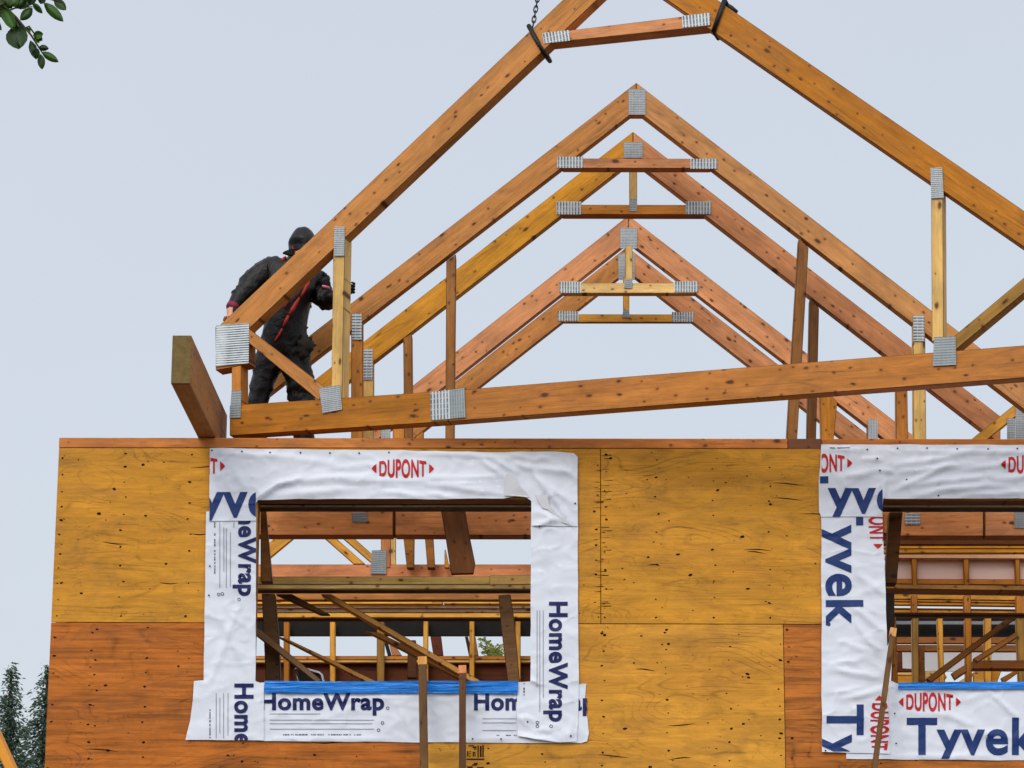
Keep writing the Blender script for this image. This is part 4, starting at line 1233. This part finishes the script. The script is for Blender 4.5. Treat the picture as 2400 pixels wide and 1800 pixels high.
for x0, x1 in ((492, 588), (1294, 1404), (2090, 2240)):
    member(slat, "post", NP('f4', [(x0, 1400), (x0, 1690), (x1, 1690), (x1, 1400)]), ps, .06, 'orange', -.065)
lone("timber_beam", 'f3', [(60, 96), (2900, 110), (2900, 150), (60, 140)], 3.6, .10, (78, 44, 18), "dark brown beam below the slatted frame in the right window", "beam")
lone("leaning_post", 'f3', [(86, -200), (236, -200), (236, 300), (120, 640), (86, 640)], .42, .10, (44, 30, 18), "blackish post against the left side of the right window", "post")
lone("leaning_post", 'f3', [(238, 160), (262, 160), (292, 1250), (190, 1250)], 1.2, .06, 'ochre', "orange stud at the lower left of the right window", "post")
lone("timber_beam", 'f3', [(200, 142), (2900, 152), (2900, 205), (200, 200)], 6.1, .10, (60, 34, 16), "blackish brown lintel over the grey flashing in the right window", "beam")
lone("metal_flashing", 'f3', [(200, 202), (2900, 210), (2900, 284), (200, 280)], 6.4, .02, None, "grey metal flashing strip behind the studs of the right window", "flashing", None, GREYM)
lone("felt_band", 'f3', [(200, 286), (2900, 290), (2900, 470), (200, 464)], 6.5, .03, None, "black felt strip below the grey flashing in the right window", "felt", None, FELT)
rwall = thing("inner_wall", tuple(at((2300, 1600), 5.0)), "row of upright studs deep behind the right window", "stud wall")
pr = planeY(5.0)
for (x0, x1, x2, x3, yb2, cc) in ((505, 605, 610, 520, 1300, 'olive'), (890, 975, 1002, 932, 1300, 'yellow'), (1310, 1412, 1420, 1330, 1300, 'ochre'), (1608, 1716, 1716, 1614, 1300, 'yellow'), (2094, 2250, 2260, 2140, 1300, 'olive'), (2700, 2800, 2800, 2700, 1300, 'olive')):
    member(rwall, "stud", NP('f3', [(x0, 190), (x3, yb2), (x2, yb2), (x1, 190)]), pr, .09, cc)
for (a, b, cc) in ((470, 572, 'brown'), (592, 694, (138, 88, 38))):
    lone("timber_board", 'f3', [(200, a), (2900, a + 6), (2900, b + 6), (200, b)], 5.6, .05, cc, "upper brown plank below the felt strip in the right window" if a < 500 else "lower brown plank below the felt strip in the right window", "plank")
lone("pale_sheet", 'f3', [(200, 706), (2900, 712), (2900, 1000), (200, 1000)], 6.6, .02, None, "pale white sheet behind the studs in the lower right window", "sheet", None, PALE)
lone("inner_frame", 'f3', [(286, 700), (356, 700), (362, 950), (505, 960), (505, 1006), (286, 1006)], 5.9, .05, (112, 60, 24), "small brown frame corner at the lower left of the right window", "frame")
lone("timber_post", 'f3', [(606, 600), (696, 600), (706, 1300), (606, 1300)], 5.15, .09, (136, 84, 34), "brown post beside the leftmost inner stud of the right window", "post")
lone("timber_board", 'f3', [(270, 1012), (540, 1012), (540, 1060), (270, 1060)], 5.7, .05, 'cream', "pale yellow board end at the lower left of the right window", "board")
lone("timber_board", 'f3', [(270, 1064), (540, 1064), (540, 1250), (270, 1250)], 5.65, .05, 'gold', "golden board just above the tape at the lower left of the right window", "board")
lone("timber_board", 'f3', [(700, 996), (1010, 980), (1010, 1250), (700, 1250)], 6.2, .05, 'pale', "tan board behind the foot of the long brace in the right window", "board")
lone("timber_beam", 'f3', [(1430, 828), (2900, 828), (2900, 962), (1430, 962)], 4.5, .12, (146, 88, 36), "brown horizontal beam at the lower right of the right window", "beam")
lone("diagonal_brace", 'f3', [(715, 1112), (1930, 205), (2070, 205), (800, 1165)], 3.0, .08, (150, 98, 42), "long brown brace rising to the right in the right window", "brace")
lone("diagonal_brace", 'f3', [(1440, 800), (2110, 385), (2110, 480), (1500, 860)], 3.4, .08, (188, 130, 60), "shorter pale edged brace behind the long brace of the right window", "brace")
for i, (q, cc, lab) in enumerate((([(1100, 1030), (1340, 880), (1340, 1010), (1160, 1130)], 'brown', "brown slanting plank under the long brace in the right window"),
                                  ([(1440, 1010), (1600, 990), (1610, 1180), (1440, 1180)], 'yellow', "yellow plank end at the bottom of the right window"),
                                  ([(1620, 985), (1870, 985), (1800, 1180), (1620, 1180)], 'gold', "golden plank with a knot at the bottom of the right window"),
                                  ([(1860, 1100), (2080, 980), (2140, 1010), (1900, 1180)], 'ochre', "ochre slanting plank in the lower right corner of the right window"),
                                  ([(800, 1170), (990, 1010), (1040, 1090), (960, 1180)], 'gold', "golden slanting plank end beside the foot of the long brace"),
                                  ([(1180, 1180), (1430, 1020), (1430, 1080), (1290, 1180)], 'cream', "pale slanting plank just above the tape in the right window"))):
    lone("plank", 'f3', q, 4.8 + i * .12, .05, cc, lab, "plank")

# ------------------------------------------------------------------ props outside
def prop(top, bot, wpx, color, label, endc):
    root = thing("wooden_prop", (at(bot, -.5).x, -.9, 0.0), label, "prop", "props leaning at the window sills")
    A = at(top, -.055)
    B = at(bot, -.42)
    d = (A - B).normalized()
    G = B + d * (-(B.z) / d.z)
    wd = wpx / 335.0
    y = Vector((0, 1, 0))
    y = (y - d * y.dot(d)).normalized()
    fr = Matrix.Identity(4)
    z = d.cross(y)
    c = (A + G) / 2
    for i in range(3): fr[i][0], fr[i][1], fr[i][2], fr[i][3] = d[i], y[i], z[i], c[i]
    L = (A - G).length
    link("shaft", box_mesh(-L / 2, L / 2, -.045, .0, -wd / 2, wd / 2, .003), WOOD, root, fr, color)
    fr2 = fr.copy()
    for i in range(3): fr2[i][3] = A[i] - d[i] * .03
    link("sawn_end", box_mesh(-.03, .035, -.05, .004, -wd / 2 - .004, wd / 2 + .004, .003), WOOD, root, fr2, endc)
prop(N('d3', 1044, 1066), N('d3', 1053, 1659), 17, (98, 68, 32), "left of two outdoor props standing before the left window", (206, 150, 72))
prop(N('d3', 1266, 1116), N('d3', 1266, 1659), 14, (88, 56, 26), "right of two outdoor props standing before the left window", (200, 130, 84))
prop(N('f3', 208, 400), N('d5', 800, 1609), 11, (100, 70, 34), "slanting outdoor prop before the right window", (226, 168, 100))

# ------------------------------------------------------------------ worker
def skin_mesh(verts, edges, root, levels=3):
    me = bpy.data.meshes.new("skin")
    me.from_pydata([v[0] for v in verts], edges, [])
    ob = bpy.data.objects.new("skin", me)
    col.objects.link(ob)
    sk = ob.modifiers.new("s", 'SKIN')
    sk.use_smooth_shade = True
    for i, v in enumerate(verts):
        r = v[1]
        me.skin_vertices[0].data[i].radius = r if isinstance(r, tuple) else (r, r)
        me.skin_vertices[0].data[i].use_root = (i == root)
    sb = ob.modifiers.new("d", 'SUBSURF')
    sb.levels = levels
    dg = bpy.context.evaluated_depsgraph_get()
    dg.update()
    m2 = bpy.data.meshes.new_from_object(ob.evaluated_get(dg))
    bpy.data.objects.remove(ob)
    return m2
V, Ed, idx = [], [], {}
def J(name, c, x, y, Y, r, frm=None):
    P = at(N(c, x, y), Y) if c else Vector((x, y, Y))
    idx[name] = len(V)
    V.append((P, r))
    if frm: Ed.append((idx[frm], idx[name]))
    return P
YB = .78
J('pelvis', 'c1', 725, 985, YB, (.19, .14))
J('belly', 'c1', 730, 860, YB, (.205, .15), 'pelvis')
J('ribs', 'c1', 765, 700, YB - .02, (.205, .15), 'belly')
J('chest', 'c1', 790, 560, YB - .04, (.19, .14), 'ribs')
J('neck', 'c1', 815, 455, YB - .06, .075, 'chest')
J('skull', 'c1', 832, 372, YB - .09, .088, 'neck')
J('crown', 'c1', 842, 320, YB - .09, .092, 'skull')
J('shl', 'c1', 630, 492, YB - .05, .098, 'chest')
J('arml', 'c1', 545, 560, YB - .07, .090, 'shl')
J('elbl', 'c1', 470, 635, YB - .10, .078, 'arml')
J('forl', 'c1', 425, 695, YB - .14, .062, 'elbl')
J('wrl', 'c1', 392, 742, YB - .17, .042, 'forl')
J('pml', 'c1', 392, 785, YB - .20, (.040, .018), 'wrl')
J('shr', 'c1', 935, 575, YB - .04, .098, 'chest')
J('armr', 'c1', 965, 640, YB - .03, .090, 'shr')
J('elbr', 'c1', 985, 700, YB - .04, .080, 'armr')
J('forr', 'c1', 1060, 672, YB - .12, .062, 'elbr')
J('wrr', 'c1', 1120, 636, YB - .19, .033, 'forr')
J('pmr', 'c1', 1140, 622, YB - .23, (.036, .018), 'wrr')
zfoot = zp - .20
for s, (hx, kx, ky, fx) in (('l', (628, 540, 1400, 530)), ('r', (800, 850, 1400, 850))):
    J('hip' + s, 'c1', hx, 1050, YB, .112, 'pelvis')
    J('thi' + s, 'c1', (hx + kx) / 2, 1220, YB - .01, (.088 if s == 'l' else .108), 'hip' + s)
    J('kne' + s, 'c1', kx, ky, YB - .03, (.068 if s == 'l' else .085), 'thi' + s)
    kp = V[idx['kne' + s]][0]
    ax_ = at(N('c1', fx, 1600), YB).x
    J('shn' + s, None, (kp.x + ax_) / 2, YB + .02, (kp.z + zfoot) / 2, .072, 'kne' + s)
    J('ank' + s, None, ax_, YB + .03, zfoot + .09, .055, 'shn' + s)
    J('heel' + s, None, ax_, YB + .02, zfoot + .045, (.05, .042), 'ank' + s)
    J('toe' + s, None, ax_ + (.03 if s == 'r' else -.03), YB - .17, zfoot + .036, (.045, .034), 'heel' + s)
# fingers: left hand lies on the rafter, right hand grips the post
def finger(pre, base, a, b, c_, r):
    P = V[idx[base]][0]
    for k, dv in enumerate((a, b, c_)):
        n_ = f"{pre}{k}"
        idx[n_] = len(V)
        V.append((P + Vector(dv), r * (1 - .12 * k)))
        Ed.append((idx[base] if k == 0 else idx[f"{pre}{k-1}"], idx[n_]))
for k, (dx, L) in enumerate(((-.030, .075), (-.011, .088), (.009, .083), (.028, .066))):
    finger(f"fl{k}", 'pml', (dx * .9 - .004, -.028, -.018), (dx - .010, -.028 - L * .45, -.030), (dx - .014, -.03 - L * .7, -.062), .0088)
finger("tl", 'pml', (.036, -.004, .008), (.050, -.022, -.002), (.055, -.044, -.014), .0098)
for k, (dz, L) in enumerate(((.030, .070), (.010, .084), (-.011, .080), (-.030, .062))):
    finger(f"fr{k}", 'pmr', (.026, -.012, dz * .9), (.038, -.012 - L * .45, dz), (.016, -.016 - L * .8, dz), .0088)
finger("tr", 'pmr', (.0, -.006, .036), (-.012, -.030, .046), (-.022, -.054, .044), .0098)
bodyme = skin_mesh(V, Ed, 0)
foot = Vector((at(N('c1', 715, 1600), YB).x, YB, zfoot))
bodyme.materials.append(RAIN)
bodyme.materials.append(SKIN)
bodyme.materials.append(BLACK)
pl_, pr2 = V[idx['wrl']][0], V[idx['pmr']][0]
hd_ = V[idx['crown']][0]
for f in bodyme.polygons:
    c = f.center
    if c.x < pl_.x + .01 and c.z < pl_.z - .004 and c.z > zp: f.material_index = 1
    elif (c - pr2).length < .10 and c.x > V[idx['wrr']][0].x: f.material_index = 2
    elif (c - hd_).length < .13: f.material_index = 0
    f.use_smooth = True
tex = []
for v in bodyme.vertices:
    nz = noise.noise(Vector((v.co.x * 9, v.co.y * 9, v.co.z * 13))) * .017 + noise.noise(v.co * 24) * .008
    rg_ = abs(noise.noise(Vector((v.co.x * 7 + v.co.z * 3, v.co.y * 7, v.co.z * 9 - v.co.x * 4))))
    nz += .013 * max(0.0, .16 - rg_) / .16
    if (v.co - hd_).length > .2 and v.co.z > zfoot + .1 and (v.co - pl_).length > .12 and (v.co - pr2).length > .14:
        v.co += v.normal * nz
    v.co -= foot
person = bpy.data.objects.new("person", bodyme)
person.location = foot
col.objects.link(person)
tag(person, "worker in wet black hooded rainwear with red trim bending behind the hoisted truss", "person")
# hood with a peak that points left
bm = bmesh.new()
bmesh.ops.create_uvsphere(bm, u_segments=24, v_segments=16, radius=1.0)
hc = at(N('c1', 843, 345), YB - .085)
for v in bm.verts:
    x, y, z = v.co
    p = Vector((x * .104, y * .118, z * .112))
    if z > .55: p.z += (z - .55) * .055
    if z < -.3: p.x *= 1.10; p.y *= 1.06
    front = max(0, -y * .75 - x * .66 - .45)
    p += Vector((.3, .75, 0)) * front * .06 if z < .1 else Vector()
    p += Vector((0.0, 0.0, 0.008)) * noise.noise(Vector((x, y, z)) * 3)
    v.co = hc + p
hood_ = bm_obj("hood", bm, RAIN, person, True)
bm = bmesh.new()
pk = [(728, 376), (714, 386), (750, 398), (830, 404), (830, 366), (768, 362)]
vt = [bm.verts.new(at(N('c1', x, y), YB - .20 + .0006 * (x - 720))) for x, y in pk]
vb = [bm.verts.new(at(N('c1', x, y + 9), YB - .19 + .0006 * (x - 720))) for x, y in pk]
bm.faces.new(vt); bm.faces.new(list(reversed(vb)))
for i in range(6): bm.faces.new((vt[i], vb[i], vb[(i + 1) % 6], vt[(i + 1) % 6]))
bm_obj("hood_peak", bm, RAIN, hood_)
# nose and face peeping from the hood
bm = bmesh.new()
fc = at(N('c1', 828, 398), YB - .12)
bmesh.ops.create_uvsphere(bm, u_segments=16, v_segments=12, radius=1.0)
for v in bm.verts:
    x, y, z = v.co
    nose = math.exp(-((x + .1) / .25) ** 2 - ((z + .05) / .35) ** 2) * .022
    brow = -.006 * math.exp(-((abs(x) - .45) / .22) ** 2 - ((z - .25) / .16) ** 2)
    mouth = -.005 * math.exp(-(x / .4) ** 2 - ((z + .52) / .10) ** 2)
    v.co = fc + Vector((x * .052, y * .05 - (nose + brow + mouth if y < 0 else 0), z * .078))
bm_obj("face", bm, SKIN, person, True)
def ribbon(name, pts, Y, wd, mat):
    bm = bmesh.new()
    P = [at(N('c1', x, y), Yy) for (x, y), Yy in zip(pts, Y)]
    add_tube(bm, P, wd, 8)
    return bm_obj(name, bm, mat, person, True)
def surf_ribbon(name, pts, wd, mat):
    dg = bpy.context.evaluated_depsgraph_get()
    dg.update()
    P = []
    inv = person.matrix_basis.inverted()
    for (x, y) in pts:
        d = ray(*N('c1', x, y))
        ok, loc, nn, fi = person.ray_cast(inv @ CAM, d.normalized())
        P.append((loc + foot - d.normalized() * .004) if ok else at(N('c1', x, y), YB - .15))
    bm = bmesh.new()
    add_tube(bm, P, wd, 8)
    return bm_obj(name, bm, mat, person, True)
surf_ribbon("red_trim", [(884, 568), (868, 600), (848, 640), (828, 668)], [.008, .014, .012, .007], REDF)
surf_ribbon("red_trim", [(822, 672), (800, 708), (778, 748), (756, 782)], [.006, .014, .017, .008], REDF)
surf_ribbon("red_trim", [(752, 786), (735, 822), (718, 860)], [.009, .013, .007], REDF)
surf_ribbon("red_trim", [(712, 870), (694, 905), (672, 938), (662, 950)], [.006, .009, .007, .005], REDF)
surf_ribbon("red_edging", [(800, 625), (770, 660), (745, 700), (725, 740)], [.004, .008, .008, .004], REDF)
surf_ribbon("hood_trim", [(776, 345), (784, 372), (798, 384)], [.004, .007, .005], REDF)
surf_ribbon("red_collar", [(708, 440), (722, 425), (735, 415)], [.010, .013, .010], REDF)
surf_ribbon("sleeve_patch", [(965, 598), (985, 605), (1010, 612)], [.008, .012, .010], simple("pink_patch", (206, 120, 130), .6))
bm = bmesh.new()
wa, wb = V[idx['forl']][0], V[idx['wrl']][0]
dd = (wb - wa).normalized()
add_tube(bm, [wb - dd * .035, wb - dd * .02, wb + dd * .0, wb + dd * .012], [.044, .050, .047, .040], 14)
bm_obj("red_cuff", bm, simple("dark_red_cuff", (122, 28, 52), .6, 0, .3, .25, 30), person, True)
bm = bmesh.new()
bmesh.ops.create_uvsphere(bm, u_segments=16, v_segments=12, radius=1.0)
pc = at(N('c1', 858, 990), YB - .12)
for v in bm.verts:
    x, y, z = v.co
    v.co = pc + Vector((x * .062 * (1.15 if z > 0 else .85), y * .045, z * .075)) + Vector((x, y, z)) * .034 * noise.noise(v.co * 2.2) + Vector((1, 0, 1)) * .012 * noise.noise(v.co * 5)
bm_obj("tool_pouch", bm, POUCH, person, True)

# scaffold plank the worker stands on
sc_ = thing("scaffold_plank", (foot.x, YB, zfoot - .05), "plank on posts behind the wall under the worker's boots", "plank")
box(sc_, "plank", foot.x - 1.3, foot.x + .5, YB - .15, YB + .10, zfoot - .035, zfoot - .004, WOOD, 'tan')
for xx in (foot.x - 1.2, foot.x - .28):
    box(sc_, "leg", xx - .045, xx + .045, YB - .08, YB + .01, zp - 2.437, zfoot - .037, WOOD, 'tan')

# ------------------------------------------------------------------ vegetation
def leaf_mat(name, a, b, trans=.25):
    m, t, p = new_mat(name)
    oi = nd(t, "ShaderNodeNewGeometry")
    c = mixc(t, oi.outputs['Random Per Island'], lin(a), lin(b))
    t.links.new(c, p.inputs['Base Color'])
    p.inputs['Roughness'].default_value = .5
    o = [n for n in t.nodes if n.type == 'OUTPUT_MATERIAL'][0]
    tr = nd(t, "ShaderNodeBsdfTranslucent")
    t.links.new(c, tr.inputs[0])
    mx = nd(t, "ShaderNodeMixShader")
    mx.inputs[0].default_value = trans
    t.links.new(p.outputs[0], mx.inputs[1])
    t.links.new(tr.outputs[0], mx.inputs[2])
    t.links.new(mx.outputs[0], o.inputs[0])
    return m
FIR = leaf_mat("fir_needles", (46, 70, 56), (82, 106, 86), .25)
BROAD = leaf_mat("broad_leaves", (26, 52, 18), (60, 104, 18), .3)
BIRCH = leaf_mat("yellow_green_leaves", (96, 110, 44), (150, 150, 60), .3)

def conifer(label, top_px, Y, spread, seed):
    rnd = random.Random(seed)
    top = at(top_px, Y)
    H = top.z
    root = thing("conifer_tree", (top.x, Y, 0), label, "tree", "conifers beyond the wall corner")
    bm = bmesh.new()
    add_tube(bm, [Vector((top.x, Y, 0)), Vector((top.x, Y, H * .5)), Vector((top.x, Y, H - .05))], [.14, .09, .012], 8)
    bm_obj("trunk", bm, BARK, root)
    bm = bmesh.new()
    z = H - .02
    while z > H - 3.4:
        dep = H - z
        rad = min(1.1, .03 + spread * dep ** 1.1) * rnd.uniform(.6, 1.25)
        nb = 4 if dep < .3 else 10
        for k in range(nb):
            th = rnd.uniform(0, 2 * math.pi)
            L = rad * rnd.uniform(.5, 1.15)
            droop = rnd.uniform(.1, .55)
            steps = max(3, int(L / .035))
            for s in range(steps + 1):
                f_ = s / steps
                for _ in range(3):
                    c = Vector((top.x + math.cos(th) * L * f_, Y + math.sin(th) * L * f_, z - droop * L * f_ + .10 * L * f_ * f_))
                    c += Vector((rnd.gauss(0, .026), rnd.gauss(0, .026), rnd.gauss(0, .035)))
                    a = Vector((math.cos(th + rnd.uniform(-.9, .9)), math.sin(th + rnd.uniform(-.9, .9)), rnd.uniform(-.9, .1))).normalized()
                    b = a.cross(Vector((rnd.uniform(-1, 1), rnd.uniform(-1, 1), rnd.uniform(-1, 1)))).normalized()
                    l, w_ = rnd.uniform(.025, .06), rnd.uniform(.006, .013)
                    bm.faces.new([bm.verts.new(q) for q in (c - a * l * .3 - b * w_ * .4, c + a * l * .4 - b * w_, c + a * l, c + a * l * .4 + b * w_)])
        z -= rnd.uniform(.03, .06) if dep < 1.6 else .09
    bm_obj("crown", bm, FIR, root)
conifer("slender dark conifer at the far left beside the wall corner", N('e3', 190, 5), 12.0, .30, 4)
conifer("dark conifer partly hidden by the left edge of the plywood wall", (112, 1562), 13.5, .42, 9)
conifer("conifer top cut off by the left edge of the photo", (-40, 1590), 14.0, .42, 12)

# orange beam at the bottom left corner
YO = -4.0
A_, B_ = at(N('e3', -260, 760), YO), at(N('e3', 150, 1659), YO)
d_ = (B_ - A_).normalized()
G_ = B_ + d_ * (-B_.z / d_.z)
y_ = Vector((0, 1, 0))
z_ = d_.cross(y_).normalized()
fr = Matrix.Identity(4)
cc_ = (A_ + G_) / 2
for i in range(3): fr[i][0], fr[i][1], fr[i][2], fr[i][3] = d_[i], y_[i], z_[i], cc_[i]
L_ = (A_ - G_).length
tag(link("sloping_boom", box_mesh(-L_ / 2, L_ / 2, 0, .16, -.022, .022, .004), YELLOW, None, fr), "orange yellow sloping boom at the bottom left corner of the photo", "boom")

# overhanging branch in the upper left corner
YT = -8.6
bt0 = at((-520, 60), YT)
tree = thing("broadleaf_tree", (at((-900, 60), YT).x, YT, 0), "leafy branch of a broadleaf tree hanging into the upper left corner", "tree")
bm = bmesh.new()
tx = at((-900, 60), YT).x
add_tube(bm, [Vector((tx, YT, 0)), Vector((tx + .05, YT, 2.5)), Vector((tx, YT, 5)), Vector((tx - .05, YT, 8.5))], [.2, .16, .12, .05], 10)
bm_obj("trunk", bm, BARK, tree, True)
C2 = lambda x, y, dy=0.0: at(N('c2', x, y), YT + dy)
bm = bmesh.new()
h0 = C2(-300, -160)
add_tube(bm, [Vector((tx, YT, h0.z - .5)), Vector(((tx + h0.x) / 2, YT, h0.z - .15)), h0, C2(0, 20), C2(120, 130), C2(230, 260), C2(300, 370), C2(330, 420)], [.05, .035, .018, .007, .005, .004, .003, .002], 6)
add_tube(bm, [h0, C2(60, -60), C2(300, -30), C2(460, 20)], [.012, .006, .004, .003], 6)
add_tube(bm, [C2(60, 80), C2(110, 60), C2(240, 50)], [.004, .003, .002], 6)
add_tube(bm, [C2(190, 210), C2(215, 195), C2(255, 250)], [.005, .004, .003], 6)
bm_obj("branch", bm, BARK, tree, True)
def leaf(bm, base, tip, wpx, curl=.3, seed=0):
    rnd = random.Random(seed)
    dy0 = rnd.uniform(-.03, .03)
    a, b = Vector(base + (0,)), Vector(tip + (0,))
    d = b - a
    L = d.length
    u = d.normalized()
    s = Vector((-u.y, u.x, 0))
    prof = [(0, .06), (.12, .5), (.3, .92), (.5, 1.0), (.7, .86), (.88, .48), (1.0, .02)]
    rows = []
    tilt = rnd.uniform(-.4, .4)
    for f_, w_ in prof:
        c = a + d * f_
        row = []
        for q in (-1, -.5, 0, .5, 1):
            p = c + s * q * w_ * wpx / 2
            Y = YT + dy0 + .015 * abs(q) * (1 if tilt > 0 else -1) + q * w_ * tilt * .03 + curl * .05 * (f_ - .5) ** 2
            row.append(bm.verts.new(at(N('c2', p.x, p.y), Y)))
        rows.append(row)
    for r1, r2 in zip(rows, rows[1:]):
        for k in range(4): bm.faces.new((r1[k], r1[k + 1], r2[k + 1], r2[k]))
bm = bmesh.new()
LV = [((60, -30), (10, 70), 80), ((130, -30), (70, 50), 80), ((20, 60), (60, 170), 70), ((180, -20), (130, 60), 70), ((260, -40), (215, 40), 60), ((-20, 60), (40, 120), 60), ((140, 180), (190, 240), 40), ((260, 270), (290, 320), 36), ((245, 330), (240, 400), 40), ((25, 50), (105, 220), 90), ((110, 190), (140, 365), 165), ((60, 230), (150, 355), 95), ((110, 130), (150, 250), 60), ((240, 60), (150, 150), 75), ((325, 20), (470, 160), 75), ((400, -10), (490, 75), 70),
      ((245, 265), (320, 250), 62), ((250, 255), (315, 300), 56), ((285, 350), (362, 360), 48), ((225, 300), (270, 440), 62), ((300, 400), (312, 515), 58), ((310, 385), (435, 460), 58), ((280, 360), (265, 440), 46),
      ((240, 20), (315, 100), 45), ((100, 45), (240, 10), 80), ((0, -20), (90, 60), 90), ((-40, 20), (15, 130), 80), ((150, -40), (60, 20), 80), ((-80, 120), (12, 225), 60), ((180, 30), (260, -20), 70), ((-30, -30), (40, 20), 100),
      ((320, -30), (300, 30), 60), ((200, 205), (225, 240), 26), ((-160, -40), (-60, 60), 100), ((-200, -160), (-120, -60), 90), ((-120, -140), (-10, -60), 90), ((40, -120), (120, -50), 90), ((170, -110), (230, -40), 80), ((-260, -80), (-180, 20), 90), ((280, -90), (360, -30), 70)]
for i, (a, b, w_) in enumerate(LV): leaf(bm, a, b, w_, seed=i)
# the rest of the tree's crown, out of the photograph
rnd = random.Random(5)
for i in range(1500):
    c = Vector((tx + rnd.gauss(-.3, .75), YT + rnd.gauss(0, .8), 6.6 + rnd.gauss(0, .9)))
    u_ = project(c)
    if u_[0] > -120: continue
    a = Vector((rnd.uniform(-1, 1), rnd.uniform(-1, 1), rnd.uniform(-1, .3))).normalized()
    b = a.cross(Vector((rnd.uniform(-1, 1), rnd.uniform(-1, 1), rnd.uniform(-1, 1)))).normalized()
    bm.faces.new([bm.verts.new(q) for q in (c, c + a * .045 + b * .022, c + a * .09, c + a * .045 - b * .022)])
bm_obj("foliage", bm, BROAD, tree, True)

# small tree seen through the left window
YS = 16.0
tp = at(N('f8', 1400, 960), YS)
st_ = thing("small_tree", (tp.x, YS, 0), "thin leaved yellow green tree top seen through the rear wall of the left window", "tree")
bm = bmesh.new()
add_tube(bm, [Vector((tp.x, YS, 0)), Vector((tp.x + .05, YS, tp.z * .6)), at(N('f8', 1400, 1000), YS)], [.09, .06, .02], 8)
for pts in ([(1420, 1010), (1350, 930), (1320, 860), (1280, 815)], [(1350, 930), (1290, 910), (1250, 890)], [(1400, 1000), (1470, 940), (1500, 905)], [(1380, 980), (1330, 980), (1290, 990)]):
    add_tube(bm, [at(N('f8', x, y), YS) for x, y in pts], [.012] + [.008] * (len(pts) - 2) + [.005], 6)
bm_obj("trunk", bm, BARK, st_)
bm = bmesh.new()
rnd = random.Random(3)
for (x, y, sg, k) in ((1415, 985, 38, 90), (1440, 1015, 55, 150), (1385, 930, 16, 22), (1330, 865, 16, 16), (1280, 815, 14, 12), (1255, 892, 12, 10), (1300, 985, 16, 12), (1500, 905, 14, 10), (1520, 990, 16, 14), (1330, 935, 14, 10), (1420, 1150, 110, 400)):
    for _ in range(k):
        px, py = rnd.gauss(x, sg), rnd.gauss(y, sg * .7)
        c = at(N('f8', px, py), YS + rnd.gauss(0, .2))
        a = Vector((rnd.uniform(-1, 1), rnd.uniform(-1, 1), rnd.uniform(-1, .6))).normalized()
        b = a.cross(Vector((rnd.uniform(-1, 1), rnd.uniform(-1, 1), rnd.uniform(-1, 1)))).normalized()
        bm.faces.new([bm.verts.new(q) for q in (c, c + a * .03 + b * .016, c + a * .06, c + a * .03 - b * .016)])
bm_obj("crown", bm, BIRCH, st_)
